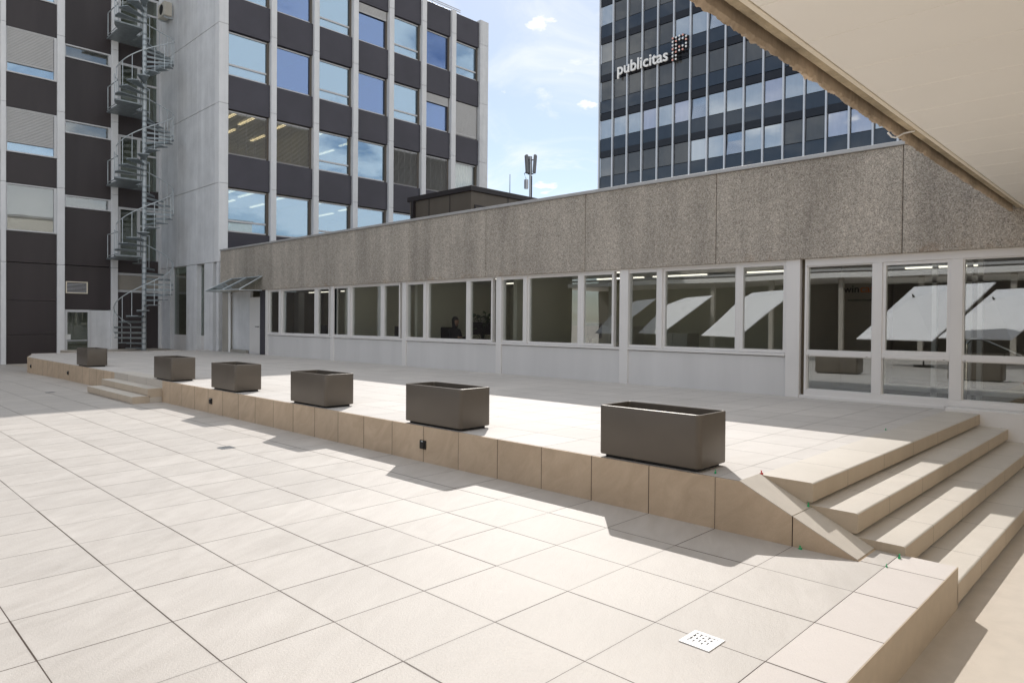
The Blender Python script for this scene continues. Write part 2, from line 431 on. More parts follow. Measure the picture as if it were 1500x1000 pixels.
# two side steps
ss = thing('side_steps', 'two pale stone side steps rising from the plaza at the shaded terrace wall', 'steps', (4.6, 16, zp(16)))
zm = zt(16); z0 = zp(16); h3 = (zm-z0)/3
for i, (xf, xb, zz, ya) in enumerate(((4.665, 4.927, zm-h3, 14.45), (4.385, 4.70, zm-2*h3, 14.45))):
    bm = bmesh.new(); r = .008; zb_ = zz-h3
    prof = [(xb, zz), (xf+r, zz)]+[(xf+r-r*math.sin(a), zz-r+r*math.cos(a)) for a in (R(30), R(60), R(90))]+[(xf, zb_+.012), (xf+.02, zb_+.008), (xf+.02, zb_-.03), (xb, zb_-.03)]
    prism(bm, prof, 1, ya, 17.45)
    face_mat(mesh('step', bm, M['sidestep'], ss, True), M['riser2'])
part('base_slab', M['sidestep'], ss, (4.702, 4.927, 14.452, 17.448, -.12, zm-2*h3-.006), bev=.004)
part('top_nosing', M['sidestep'], ss, (4.927, 4.9485, 14.447, 17.453, zm-h3-.05, zm+.0015), (4.9485, 5.3, 14.447, 17.453, zm-.02, zm+.004))

# court behind the terrace and its kerb
bm = bmesh.new(); box(bm, 7.45, XF, 28.41, 33.72, -.5, .24); struct('court_paving', bm, M['lower'])
bm = bmesh.new()
for i in range(8):
    xa = 5.44+i*.75; box(bm, xa, min(xa+.745, XF-.02), 28.27, 28.40, .1, .352, bev=.008)
struct('kerb', bm, M['border'])

# ---------------------------------------------------------------- planters
PL = [2.745, 5.605, 8.375, 11.19, 14.02, 19.72]
PLAB = ['dark taupe planter box standing closest to the wide stairs', 'dark taupe planter box standing second from the wide stairs',
        'dark taupe planter box standing third from the wide stairs', 'dark taupe planter box standing right behind the plaza drain, third from the far end',
        'dark taupe planter box standing just beside the two side steps', 'shaded dark taupe planter box farthest away, before the glass door of the dark block']
def rrect(x0, x1, y0, y1, r, n=6):
    out = []
    for cx, cy, a0 in ((x1-r, y1-r, 0), (x0+r, y1-r, 90), (x0+r, y0+r, 180), (x1-r, y0+r, 270)):
        for k in range(n+1):
            a = R(a0+90*k/n); out.append((cx+r*math.cos(a), cy+r*math.sin(a)))
    return out
def planter_proto():
    t = thing('planter', PLAB[0], 'planter', (0, 0, 0), 'planters along the terrace edge', local=True)
    W, L, z0, z1 = .465, 1.0, .028, .462
    bm = bmesh.new()
    loops = []
    def loop(ins, z, r):
        loops.append([bm.verts.new((x, y, z)) for x, y in rrect(ins, W-ins, ins, L-ins, r)])
    loop(.02, z0, .035); loop(.005, z0+.003, .046); loop(0, z0+.012, .05); loop(0, z1-.008, .05); loop(.003, z1-.002, .047); loop(.008, z1, .043)
    loop(.020, z1, .03); loop(.024, z1-.004, .028); loop(.026, z1-.18, .028); loop(.026, z0+.06, .028)
    n = len(loops[0])
    for A, B in zip(loops, loops[1:]):
        for k in range(n): bm.faces.new((A[k], A[(k+1) % n], B[(k+1) % n], B[k]))
    bm.faces.new(loops[0][::-1]); bm.faces.new(loops[-1])
    mesh('shell', bm, M['planter'], t, True)
    part('foot', M['black'], t, (.05, W-.05, .05, L-.05, 0, z0-.0005))
    bm = bmesh.new(); prism(bm, rrect(.029, W-.029, .029, L-.029, .026), 2, .12, .20)
    mesh('soil', bm, M['soil'], t)
    return t
proto = planter_proto()
for i, y in enumerate(PL):
    if i == 0: o = proto
    else:
        o = proto.copy(); COL.objects.link(o)
        for c in proto.children:
            d = c.copy(); COL.objects.link(d); d.parent = o
        o['label'] = PLAB[i]
    o.location = (XE, y, zt(y+.5)+.001); o.rotation_euler = (R(-.126), 0, 0)

# ---------------------------------------------------------------- small fittings
def wall_socket(y, z, label):
    t = thing('wall_socket', label, 'socket', (XE-.022, y, z), 'black sockets in the terrace wall', local=True)
    bm = bmesh.new(); box(bm, -.016, .0, -.055, .055, -.05, .05, bev=.007, seg=2); mesh('cover', bm, M['black'], t, True)
    bm = bmesh.new(); box(bm, -.030, -.0165, -.036, .036, -.036, .030, bev=.005, seg=2); mesh('flap', bm, M['black'], t, True)
    bm = bmesh.new(); box(bm, -.026, -.0165, -.018, .018, .033, .044, bev=.003); mesh('hinge', bm, M['steel'], t)
wall_socket(6.21, .172, 'black socket in the terrace wall in front of the second planter from the stairs')
wall_socket(12.1, .160, 'black socket in the sunlit terrace wall just near the side steps')
wall_socket(21.4, .115, 'black socket in the shaded terrace wall just past the side steps')
wall_socket(25.75, .075, 'black socket at the far end of the shaded terrace wall')

def grate(x, y, rot, label, m):
    t = thing('drain_grate', label, 'drain', (x, y, zp(y)+.0005), 'square drain grates in the plaza', local=True)
    t.rotation_euler = (0, 0, R(rot))
    a = .083
    part('frame', m, t, (-a, a, -a, -a+.024, 0, .005), (-a, a, a-.024, a, 0, .005), (-a, -a+.024, -a+.0242, a-.0242, 0, .005), (a-.024, a, -a+.0242, a-.0242, 0, .005))
    bm = bmesh.new(); i = a-.027                     # slotted plate built from bars
    rows = 5; p = 2*i/rows
    for k in range(rows):
        y0 = -i+k*p
        box(bm, -i, i, y0, y0+p*.62, 0, .004)
        xs = (-i, -i*.38, i*.30, i) if k % 2 else (-i, -i*.66, 0, i*.66, i)
        for xx in xs[:-1]: box(bm, xx, xx+.014, y0+p*.62, y0+p, 0, .0039)
    mesh('plate', bm, m, t)
    part('sump', M['black'], t, (-a+.02, a-.02, -a+.02, a-.02, .0002, .0008))
grate(3.125, 1.708, 0, 'white slotted drain grate in the sunlit paving near the stairs', M['grate'])
grate(3.70, 8.62, 0, 'steel drain grate in the sunlit middle of the plaza', M['gratem'])
grate(3.80, 18.0, 0, 'steel drain grate in the shaded paving before the side steps', M['gratem'])

def clip(x, y, z, rot, mat, label, s=1.):
    t = thing('tile_clip', label, 'tile clip', (x, y, z), 'plastic tile spacer clips', local=True); t.rotation_euler = (0, 0, R(rot)); t.scale = (s*1.25,)*3
    bm = bmesh.new()
    prism(bm, [(-.012, 0), (.012, 0), (.012, .004), (-.012, .012)], 1, -.005, .005); mesh('wedge', bm, mat, t)
    bm = bmesh.new(); box(bm, -.004, .004, -.002, .002, 0, .020, bev=.001); box(bm, -.006, .006, -.003, .003, .0195, .0225); mesh('tab', bm, mat, t)
clip(5.06, 2.665, zt(2.6)+.001, 20, M['green'], 'green plastic clip beside the nearest planter on the terrace edge')
clip(5.30, 2.397, .389, 60, M['red'], 'red plastic clip at the top corner of the stairs')
clip(5.255, 2.01, .212, 10, M['green'], 'green plastic clip in the joint across the sloping cheek', 1.1)
clip(5.20, 1.375, -.006, 0, M['green'], 'green plastic clip at the foot of the third step')
clip(4.95, 1.385, -.0055, 30, M['green'], 'tiny green clip in the border joint of the plaza', .7)
clip(4.905, 1.93, -.0075, 90, M['green'], 'flat green clip lying against the base of the sloping cheek', .9)
clip(8.55, 2.42, zt(2.4)+.001, 0, M['green'], 'tiny green clip far up the top step in shade', .8)

# ---------------------------------------------------------------- low wing
lw = thing('low_wing', 'long single-storey wing with exposed aggregate concrete fascia over white framed windows', 'building', (18, 10, 0))
YA = 27.02                                              # far end
# fascia panels
ys = [27.0, 23.96, 20.955, 17.955, 14.955, 11.96, 8.965, 6.015, 3.027, .03, -2.97, -5.97, -8.97, -12.]
for a, b in zip(ys, ys[1:]):
    part('fascia_panel', M['agg'], lw, (XF-.10, XF+.16, b+.0045, a-.0045, 2.64, 4.235), bev=.010)
part('fascia_backing', M['beige'], lw, (XF+.02, XF+.3, -12, 26.98, 2.66, 4.2))
cp = [26.99, 20.2, 14.4, 8.1, 2.5, -4., -12]
for a, b in zip(cp, cp[1:]):
    part('coping', M['cap'], lw, (XF-.135, XF+.34, b+.003, a-.003, 4.236, 4.30), bev=.006)
part('roof', M['browncap'], lw, (XF+.30, 26, -12, 26.98, 3.72, 3.95))
part('end_wall', M['beige'], lw, (XF+.2, 26, 26.62, 26.98, -.2, 3.7))
part('rear_wall', M['beige'], lw, (25.7, 26, -12, 26.6, -.2, 3.7))
part('ceiling', M['ceil'], lw, (XF+.17, 16.6, -12, 26.6, 2.72, 3.70))
part('room_floor', M['carpet'], lw, (XF+.13, 25.6, -12, 26.6, -.2, .37))
part('room_wall', M['room'], lw, (15.6, 15.8, 4.9, 26.6, .371, 2.719))
for y in (11.55, 15.4, 19.0):
    part('partition', M['room'], lw, (XF+.5, 15.59, y-.06, y+.06, .371, 2.719))
part('lobby_wall', M['roomd'], lw, (13.9, 14.1, 3.95, 4.75, .371, 2.719), (17.0, 17.2, -12, 4.7, .371, 2.719), (XF+.3, 17.2, 4.76, 4.88, .371, 2.719))
part('inner_column', M['alu'], lw, (13.9, 14.15, 25.6, 25.95, .371, 2.719)); part('inner_column', M['alu'], lw, (13.9, 14.15, 20.65, 20.95, .371, 2.719))
part('ceiling_lamp', M['tube'], lw, *[(x, x+.10, y-.7, y+.7, 2.69, 2.718) for y in (25., 22.6, 20.4, 17.9, 16.4, 14., 12.6, 10.3, 8.6, 6.2) for x in (12.6, 14.4)], *[(x, x+.10, y-.6, y+.6, 2.69, 2.718) for y in (3.4, 1., -1.5) for x in (12.6, 15.2)])  # tubes outside bay four and the lobby are added to brighten dark rooms
# posts
POST = [23.30, 18.97, 15.30, 11.64, 8.11]
for y in POST:
    part('post', M['white'], lw, (XF-.055, XF+.12, y-.20 if y < 9 else y-.17, y+.005, .25, 2.655), bev=.004)
part('post', M['white'], lw, (XF-.055, XF+.12, 4.535, 4.765, .25, 2.655), bev=.004)
BAY = {5: (8.075, 4.768, [(8.021, 7.283), (7.107, 5.702), (5.533, 4.80)]),
       4: (11.60, 8.113, [(11.548, 10.806), (10.636, 9.251), (9.054, 8.33)]),
       3: (15.27, 11.643, [(15.163, 14.431), (14.25, 12.782), (12.582, 11.85)]),
       2: (18.93, 15.303, [(18.80, 18.063), (17.872, 16.405), (16.187, 15.50)]),
       1: (23.26, 18.973, [(23.06, 22.399), (22.163, 20.052), (19.774, 19.15)])}
def window(parent, y0, y1, z0, z1, x=XF, fw=.045, mats=('white', 'glass'), depth=.09, proud=.0):
    """casement in a facade of constant X: frame with its pane"""
    a, b = min(y0, y1), max(y0, y1)
    f = part('window', M[mats[0]], parent, (x-proud, x+depth, a, a+fw, z0, z1), (x-proud, x+depth, b-fw, b, z0, z1), (x-proud, x+depth, a+fw, b-fw, z0, z0+fw), (x-proud, x+depth, a+fw, b-fw, z1-fw, z1))
    part('pane', M[mats[1]], f, (x+.03, x+.04, a+fw-.004, b-fw+.004, z0+fw-.004, z1-fw+.004))
    return f
for k, (ya, yb, panes) in BAY.items():
    yb2 = yb if k == 5 else yb
    base = zt((ya+yb)/2)
    part('apron', M['apron'], lw, (XF-.02, XF+.12, yb+.004, ya-.004, .25, 1.035), bev=.003)
    part('sill', M['white'], lw, (XF-.05, XF+.12, yb+.004, ya-.004, 1.048, 1.095), bev=.004)
    part('window_head', M['white'], lw, (XF-.03, XF+.12, yb+.004, ya-.004, 2.612, 2.652))
    edges = [ya]+[p for pr in panes for p in pr]+[yb]
    for i, (pa, pb) in enumerate(panes):
        fw = .05
        fixed = (i == 1)
        w = window(lw, min(pa+fw, ya-.006), max(pb-fw, yb+.006), 1.10 if not fixed else 1.098, 2.610, x=XF+(.02 if fixed else -.015), fw=.05 if not fixed else .042)
    # mullions between
    for a, b in ((panes[0][1], panes[1][0]), (panes[1][1], panes[2][0])):
        if a-.052 > b+.052: part('mullion', M['white'], lw, (XF-.02, XF+.1, b+.044+.006, a-.052, 1.098, 2.610))
# entrance glazing
part('entrance_gap', M['groove'], lw, (XF+.03, XF+.12, 4.47, 4.53, .3, 2.65))
ENT = [(4.434, 3.443), (3.309, 2.414), (2.265, 1.15), (1.0, -.1), (-.25, -1.4), (-1.55, -2.8)]
part('entrance_frame', M['white'], lw, (XF-.02, XF+.13, -12, 4.468, 2.528, 2.652), (XF-.02, XF+.13, -12, 4.468, .40, .522), bev=.003)
for i, (a, b) in enumerate(ENT):
    part('mullion', M['white'], lw, (XF-.02, XF+.13, a, (4.468 if i == 0 else ENT[i-1][1]), .523, 2.527), bev=.003)
    part('transom', M['white'], lw, (XF-.015, XF+.12, b+.001, a-.001, 1.078, 1.152), bev=.003)
    window(lw, a-.001, b+.001, 1.153, 2.526, x=XF, fw=.045 if i == 1 else .015)
    window(lw, a-.001, b+.001, .523, 1.077, x=XF+.01, fw=.012)
    for yy in (a-.03, b+.08): part('weep_cover', M['black'], lw, (XF-.0225, XF-.0205, yy-.02, yy, 1.085, 1.09))
part('mullion', M['white'], lw, (XF-.02, XF+.13, -12, -2.8, .523, 2.527))
part('kick_plate', M['white'], lw, (XF-.045, XF+.1, 2.46, 4.53, .2, .43), bev=.004)
part('plinth', M['white'], lw, (11.112, XF+.1, -12, 2.395, -.4, .432), bev=.004)
part('plinth', M['white'], lw, (XF-.03, XF+.1, -12, 2.44, .434, .50), bev=.003)
# inner lobby frames
for y in (3.05, 2.55, 2.40, 1.75):
    part('lobby_post', M['alu'], lw, (13.3, 13.4, y-.035, y+.035, .372, 2.718))
part('lobby_post', M['alu'], lw, (13.3, 13.4, 1.2, 3.9, .45, .55)); part('lobby_post', M['alu'], lw, (13.3, 13.4, 1.2, 3.9, 2.3, 2.4))
# left end of the wing: beige wall, drain pipe, recessed service door, glass awning
part('service_wall', M['beige'], lw, (XF-.02, XF+.2, 26.36, 26.98, -.2, 2.636))
part('service_wall', M['conc'], lw, (XF+.10, XF+.2, 24.80, 26.35, -.2, 2.636))
part('service_base', M['beige'], lw, (XF-.03, XF+.09, 24.9, 26.98, -.1, .45), bev=.01)
d = part('service_door', M['white'], lw, (XF+.06, XF+.12, 23.88, 24.78, .33, 2.40), bev=.004)
bm = bmesh.new(); tube(bm, [(XF+.06, 24.02, 1.33), (XF-.0, 24.02, 1.33), (XF-.0, 24.2, 1.33)], .012); mesh('handle', bm, M['black'], d)
part('service_frame', M['spandrel'], lw, (XF+.02, XF+.12, 23.46, 23.87, .2, 2.636))
bm = bmesh.new(); tube(bm, [(XF-.04, 26.27, .3), (XF-.04, 26.27, 2.6)], .045, 12); mesh('drain_pipe', bm, M['letter'], lw, True)
bm = bmesh.new()
v = [bm.verts.new(p) for p in ((XF-.11, 25.95, 3.10), (XF-.11, 23.45, 3.10), (XF-1.0, 23.3, 2.60), (XF-1.0, 26.1, 2.62), (XF-.11, 25.95, 3.115), (XF-.11, 23.45, 3.115), (XF-1.0, 23.3, 2.615), (XF-1.0, 26.1, 2.635))]
for f in ((0, 1, 2, 3), (4, 7, 6, 5), (0, 4, 5, 1), (1, 5, 6, 2), (2, 6, 7, 3), (3, 7, 4, 0)): bm.faces.new([v[i] for i in f])
aw = mesh('glass_awning', bm, M['canopyglass'], lw)
bm = bmesh.new()
for a, b in (((XF-.11, 25.95, 3.125), (XF-1.0, 26.1, 2.645)), ((XF-.11, 23.45, 3.125), (XF-1.0, 23.3, 2.625)), ((XF-1.0, 23.3, 2.62), (XF-1.0, 26.1, 2.64)), ((XF-.11, 25.95, 3.12), (XF-.11, 23.45, 3.12)), ((XF-.11, 24.7, 3.125), (XF-1.0, 24.7, 2.635)), ((XF-.11, 25.95, 2.62), (XF-1.0, 26.1, 2.62)), ((XF-.11, 23.45, 2.62), (XF-1.0, 23.3, 2.60))):
    tube(bm, [a, b], .022, 6)
mesh('awning_frame', bm, M['steel'], aw)
bm = bmesh.new(); tube(bm, [(XF-.09, 25.98, 2.52), (XF-.16, 25.98, 2.50)], [.02, .05], 10); mesh('floodlight', bm, M['white'], lw, True)

# plant room on the roof
pr = thing('plant_room', 'brown sheet-metal plant room with dark roof edge on top of the low wing', 'roof hut', (16.5, 18, 3.95))
part('wall', M['brown'], pr, (15.06, 18.15, 16.6, 19.82, 3.951, 5.80))
part('roof_edge', M['browncap'], pr, (15.0, 18.21, 16.54, 19.92, 5.80, 5.97), bev=.008)
for y in (17.65, 18.75): part('seam', M['browncap'], pr, (15.048, 15.059, y-.012, y+.012, 3.96, 5.79))
part('downpipe', M['browncap'], pr, (14.94, 15.055, 19.50, 19.62, 3.96, 5.79))
hd = part('hatch', M['brown'], pr, (15.25, 16.6, 16.575, 16.599, 4.0, 5.32)); part('hatch_frame', M['browncap'], hd, (15.20, 15.25, 16.565, 16.599, 4.0, 5.37), (15.25, 16.6, 16.565, 16.599, 5.321, 5.37))
for x in (16.75, 17.6): part('seam', M['browncap'], pr, (x-.012, x+.012, 16.588, 16.599, 3.96, 5.79))

am = thing('antenna_mast', 'mobile phone antenna mast with two grey panels rising behind the roof hut', 'antenna', (22.04, 20.48, 3.95))
bm = bmesh.new(); tube(bm, [(22.04, 20.48, 3.951), (22.04, 20.48, 8.75)], .055, 10); mesh('pole', bm, M['rail'], am, True)
bm = bmesh.new()
for dx, dy in ((-.14, .08), (.07, -.17), (.11, .15)): tube(bm, [(22.04, 20.48, 8.6), (22.04+dx*.7, 20.48+dy*.7, 8.6)], .025, 6); tube(bm, [(22.04, 20.48, 8.0), (22.04+dx*.7, 20.48+dy*.7, 8.0)], .025, 6)
mesh('bracket', bm, M['black'], am)
for dx, dy, a in ((-.14, .08, 150), (.07, -.17, -60), (.11, .15, 50)):
    bm = bmesh.new(); b2 = bmesh.new(); box(b2, -.05, .07, -.10, .10, -.40, .40, bev=.025)
    merge(bm, b2, Matrix.Translation((22.04+dx, 20.48+dy, 8.42)) @ Matrix.Rotation(R(a), 4, 'Z') @ Matrix.Rotation(R(4), 4, 'Y'))
    mesh('antenna_panel', bm, plain('antenna_grey', (.22, .22, .23), .5) if 'antenna_grey' not in bpy.data.materials else bpy.data.materials['antenna_grey'], am)
bm = bmesh.new(); box(bm, 21.80, 21.94, 20.5, 20.64, 7.35, 7.75, bev=.01); mesh('radio_unit', bm, M['rail'], am)
bm = bmesh.new(); tube(bm, [(21.87, 20.57, 7.75), (21.8, 20.62, 8.0), (21.95, 20.55, 8.2)], .015, 6); tube(bm, [(22.04, 20.40, 3.96), (22.04, 20.40, 7.9)], .02, 6); mesh('cable', bm, M['black'], am)
lr = thing('lightning_rod', 'thin lightning rod sticking up behind the roof hut', 'rod', (21.4, 21.1, 3.95))
bm = bmesh.new(); tube(bm, [(21.4, 21.1, 3.951), (21.4, 21.1, 6.2), (21.4, 21.1, 7.98)], [.028, .022, .012], 6); mesh('rod', bm, M['black'], lr)
part('foot', M['conc'], lr, (21.3, 21.5, 21.0, 21.2, 3.951, 4.05))

# ---------------------------------------------------------------- office block on the left
ob = thing('office_block', 'grey four-storey office block with dark spandrel panels and pale concrete piers', 'building', (15, 30, 0))
YB, YR = 27.4, 33.7
FL = 3.167
WT = [16.22, 13.06, 9.93, 6.83]                         # window heads, top to bottom
PX = [(11.43, 11.80), (13.54, 13.78), (15.50, 15.75), (17.48, 17.74), (19.45, 19.72), (21.41, 21.69), (23.33, 23.63), (25.32, 25.92)]
JZ = [13.29, 10.15, 6.99]
# piers with joints
for i, (a, b) in enumerate(PX):
    zs = [17.74 if i == 7 else 17.62, 16.45]+JZ+[3.86]
    for zt1, zb1 in zip(zs, zs[1:]):
        last = i == 7
        part('pier', M['pier'] if not last else M['conc'], ob, (a, b, YB-.13 if i else YB-.001, YB+(.30 if i else .38), zb1+.006, zt1-.006), bev=.008)
# solid side wall towards the court, with joints
yj = [27.785, 29.55, 31.74, 33.69]
zs = [17.6, 16.45]+JZ+[3.86]
for a, b in zip(yj, yj[1:]):
    for zt1, zb1 in zip(zs, zs[1:]):
        part('side_wall', M['conc'], ob, (XF, XF+.3, a+.012, b-.012, zb1+.010, zt1-.010), bev=.008)
part('core', M['groove'], ob, (XF+.05, XF+.28, 27.7, 33.7, 3.9, 17.5))
# ground floor fins and glazing under it
for y0, y1 in ((27.42, 27.62), (27.98, 28.82), (29.62, 30.72), (32.6, 33.6)):
    part('fin', M['conc'], ob, (XF+.01, XF+.28, y0, y1, .0, 3.855), bev=.006)
for y0, y1 in ((27.62, 27.98), (28.82, 29.62), (30.72, 32.6)):
    f = part('window', M['alu'], ob, (XF+.18, XF+.24, y0+.002, y0+.05, .9, 3.85), (XF+.18, XF+.24, y1-.05, y1-.002, .9, 3.85))
    part('pane', M['glassd'], f, (XF+.20, XF+.21, y0+.05, y1-.05, .9, 3.85))
    part('apron', M['apron'], ob, (XF+.17, XF+.25, y0+.002, y1-.002, .0, .895))
part('inner_wall', M['roomd'], ob, (12.6, 12.7, 27.65, 33.5, 0, 3.6))
part('inner_wall', M['roomd'], ob, (11.74, 12.7, 33.51, 33.6, 0, 3.85))
# floors, back wall and ceilings behind the front windows
for z in (3.62, 6.95, 10.10, 13.25, 16.42):
    part('floor_slab', M['ceil'], ob, (11.75, 25.6, YB+.42, 33.4, z, z+.32))
part('front_wall', M['conc'], ob, (XF+.3, 25.6, YB+.02, YB+.22, -.2, 3.87))
part('back_wall', M['room'], ob, (11.75, 25.6, 32.9, 33.0, 3.95, 16.4))
part('cross_wall', M['room'], ob, *[(x-.06, x+.06, YB+.45, 32.89, z+.33, z+3.13) for x in (15.6, 19.55, 23.45) for z in (3.62, 6.95, 10.10, 13.25)])
lamps = []
for z in (6.93, 10.08):
    for x in (12.4, 13.2, 14.6, 16.4, 18.2): lamps.append((x, x+.12, 28.3, 29.7, z-.03, z-.001)); lamps.append((x+.2, x+.32, 30.6, 32.0, z-.03, z-.001))
part('ceiling_lamp', M['lamp'], ob, *lamps)
part('gable_wall', M['conc'], ob, (25.6, 25.9, YB+.31, 38, -.2, 17.6))
part('roof', M['conc'], ob, (-8, 25.6, YR+.2, 38, 17.3, 17.5), (XF+.3, 25.6, YB+.3, YR+.2, 17.3, 17.5))
part('parapet', M['rail'], ob, (XF+.35, 24.6, YB+.75, YB+.8, 17.5, 18.02), (24.55, 24.6, YB+.8, 33, 17.5, 18.02))
bm = bmesh.new()
for zz in (18.12, 18.22): tube(bm, [(XF+.4, YB+.7, zz), (24.6, YB+.7, zz)], .025, 6)
mesh('roof_rail', bm, M['rail'], ob)
KIND = [  # window kinds for each storey, left to right: T transom, F full, B blinds, S shutter down, H half shutter, C curtains
    'TFTHTFT', 'TFTFTHS', 'BBTFBBC', 'TFTFTFT']
def front_window(x0, x1, z0, z1, kind):
    zt_row = z1
    fw = .05; Y0, Y1 = YB+.10, YB+.20
    boxes = [(x0, x0+fw, Y0, Y1, z0, z1), (x0+fw, x1-fw-.05, Y0, Y1, z0, z0+fw), (x0+fw, x1-fw-.05, Y0, Y1, z1-fw, z1)]
    a, b = x0+fw, x1-fw-.05
    if kind == 'T': boxes.append((a, b, Y0+.003, Y1, z0+.40, z0+.47))
    lab = {'B': 'window with dark louvre blinds drawn', 'S': 'window with its pale roller shutter fully down', 'H': 'window with its roller shutter partly down', 'C': 'window with long pale curtains'}.get(kind)
    f = part('window', M['alu'], ob, *boxes, label=lab)
    part('jamb', M['brown'], f, (x1-fw-.05, x1-.03, Y0-.03, Y1, z0, z1))
    if kind != 'S':
        parts = [(z0+fw-.004, z1-fw+.004)] if kind != 'T' else [(z0+fw-.004, z0+.404), (z0+.466, z1-fw+.004)]
        for za, zb_ in parts:
            part('pane', M['glass'] if kind in 'BC' else M['glassv'] if kind in 'FH' and zt_row in (WT[0], WT[1]) else M['glassb'], f, (a-.004, b+.004, YB+.145, YB+.155, za, zb_))
    if kind in 'SH':
        bm = bmesh.new(); zb_ = z0+.03 if kind == 'S' else z1-.42
        n = int((z1-zb_)/.055)
        prism(bm, [(YB+.04, z1)]+[(YB+.04+(.022 if k % 2 else 0), z1-(k+1)*.0275) for k in range(2*n-1)]+[(YB+.06, zb_), (YB+.085, zb_), (YB+.085, z1)], 0, a-.03, b+.03)
        mesh('shutter', bm, M['shutter'], f)
    if kind == 'B':
        bm = bmesh.new(); n = 30
        for k in range(n):
            z = z0+.05+(z1-z0-.1)*k/n
            v = [bm.verts.new(p) for p in ((a, YB+.04, z), (b, YB+.04, z), (b, YB+.085, z+.038), (a, YB+.085, z+.038))]; bm.faces.new(v)
            v = [bm.verts.new(p) for p in ((a, YB+.04, z-.003), (b, YB+.04, z-.003), (b, YB+.085, z+.035), (a, YB+.085, z+.035))]; bm.faces.new(v[::-1])
        for xx in (a+.35, a+.7, a+1.05): box(bm, xx, xx+.012, YB+.036, YB+.039, z0+.05, z1)
        mesh('blind', bm, M['blind'], f)
    if kind == 'C':
        bm = bmesh.new(); n = 40
        for k in range(n):
            xa, xb = a+(b-a)*k/n, a+(b-a)*(k+1)/n
            ya, yb = YB+.32+.03*math.sin(k*1.3), YB+.32+.03*math.sin((k+1)*1.3)
            v = [bm.verts.new(p) for p in ((xa, ya, z0), (xb, yb, z0), (xb, yb, z1), (xa, ya, z1))]; bm.faces.new(v)
        mesh('curtain', bm, M['paper'], f)
for r, zt1 in enumerate(WT):
    for c in range(7):
        x0, x1 = PX[c][1]+.005, PX[c+1][0]-.005
        front_window(x0, x1, zt1-1.73, zt1, KIND[r][c])
zp_ = [(17.6, 16.26), (14.46, 13.10), (11.30, 9.97), (8.17, 6.87), (5.07, 3.88)]
for a, b in zp_:
    for c in range(7):
        x0, x1 = PX[c][1]+.004, PX[c+1][0]-.004
        part('spandrel', M['spandrel'], ob, (x0, x1, YB-.01, YB+.25, b, a), bev=.006)
# --- set-back wing of the block
RP = [(-.6, -.3), (1.45, 1.72), (3.45, 3.72), (5.42, 5.60), (7.34, 7.61), (9.36, 9.62)]
for a, b in RP:
    zs = [17.6, 16.45]+JZ+[3.80, -.5]
    for zt1, zb1 in zip(zs, zs[1:]):
        part('pier', M['pier'], ob, (a, b, YR-.10, YR+.3, zb1+.006, zt1-.006), bev=.008)
part('rear_core', M['groove'], ob, (-8, XF+.1, YR+.9, YR+1.0, -.5, 17.5))
def rear_panel(x0, x1, z0, z1): part('dark_panel', M['dark'], ob, (x0+.004, x1-.004, YR, YR+.2, z0+.005, z1-.005), bev=.004)
def rear_window(x0, x1, z0, z1, shutter=0., label=None, pm='glassb'):
    fw = .05
    f = part('window', M['alu'], ob, (x0+.004, x0+fw, YR-.02, YR+.12, z0, z1), (x1-fw-.05, x1-.004, YR-.02, YR+.12, z0, z1), (x0+fw, x1-fw-.05, YR-.03, YR+.12, z0, z0+fw), (x0+fw, x1-fw-.05, YR-.02, YR+.12, z1-fw, z1), label=label)
    part('pane', M[pm], f, (x0+fw, x1-fw-.05, YR+.06, YR+.07, z0+fw-.004, z1-fw+.004))
    if shutter:
        bm = bmesh.new(); zb_ = z1-(z1-z0)*shutter; n = int((z1-zb_)/.06)
        prism(bm, [(YR-.03, z1)]+[(YR-.03+(.030 if k % 2 else 0), z1-(k+1)*.03) for k in range(2*n-1)]+[(YR-.01, zb_), (YR+.02, zb_), (YR+.02, z1)], 0, x0+.02, x1-.12)
        mesh('shutter', bm, M['shutter'], f)
for x0, x1 in ((-.3, 1.45), (1.72, 3.45), (3.72, 5.42), (5.60, 7.34)):
    tops = [(16.30, 14.55), (13.16, 11.36), (9.97, 8.20), (6.96, 5.07)]
    for k, (a, b) in enumerate(tops):
        rear_window(x0, x1, b, a, shutter=.78 if k in (1, 2) else 0., pm='glass' if k == 3 else 'glassb', label='window with its roller shutter mostly down' if k in (1, 2) else None)
    for a, b in ((17.5, 16.32), (14.53, 13.18), (11.34, 9.99), (8.18, 6.98), (5.05, 3.82), (3.80, 2.28), (2.28, .9), (.9, -.4)): rear_panel(x0, x1, b, a)
for k, (a, b) in enumerate(((16.2, 15.66), (13.05, 12.50), (9.88, 9.34), (6.75, 6.24))): rear_window(7.61, 9.36, b, a, pm='glass')
for a, b in ((17.5, 16.22), (15.64, 13.07), (12.48, 9.90), (9.32, 6.77), (6.22, 3.82), (3.80, 1.95)): rear_panel(7.61, 9.36, b, a)
part('room_back', M['roomd'], ob, (-8, 11.3, YR+.7, YR+.75, -.4, 17.3))
part('rear_corner', M['conc'], ob, (11.315, XF+.3, YR-.005, YR+.95, -.3, 17.5))
part('rear_panels', M['dark'], ob, (-18, -.62, YR, YR+.2, -.5, 17.5))
vt = part('vent', M['cream'], ob, (7.66, 7.70, YR-.03, YR-.001, 2.63, 3.13), (8.43, 8.47, YR-.03, YR-.001, 2.63, 3.13), (7.70, 8.43, YR-.03, YR-.001, 3.09, 3.13), (7.70, 8.43, YR-.03, YR-.001, 2.63, 2.67))
part('louvre', M['rail'], vt, *[(7.70, 8.43, YR-.025, YR-.002, 2.69+k*.056, 2.71+k*.056) for k in range(7)])
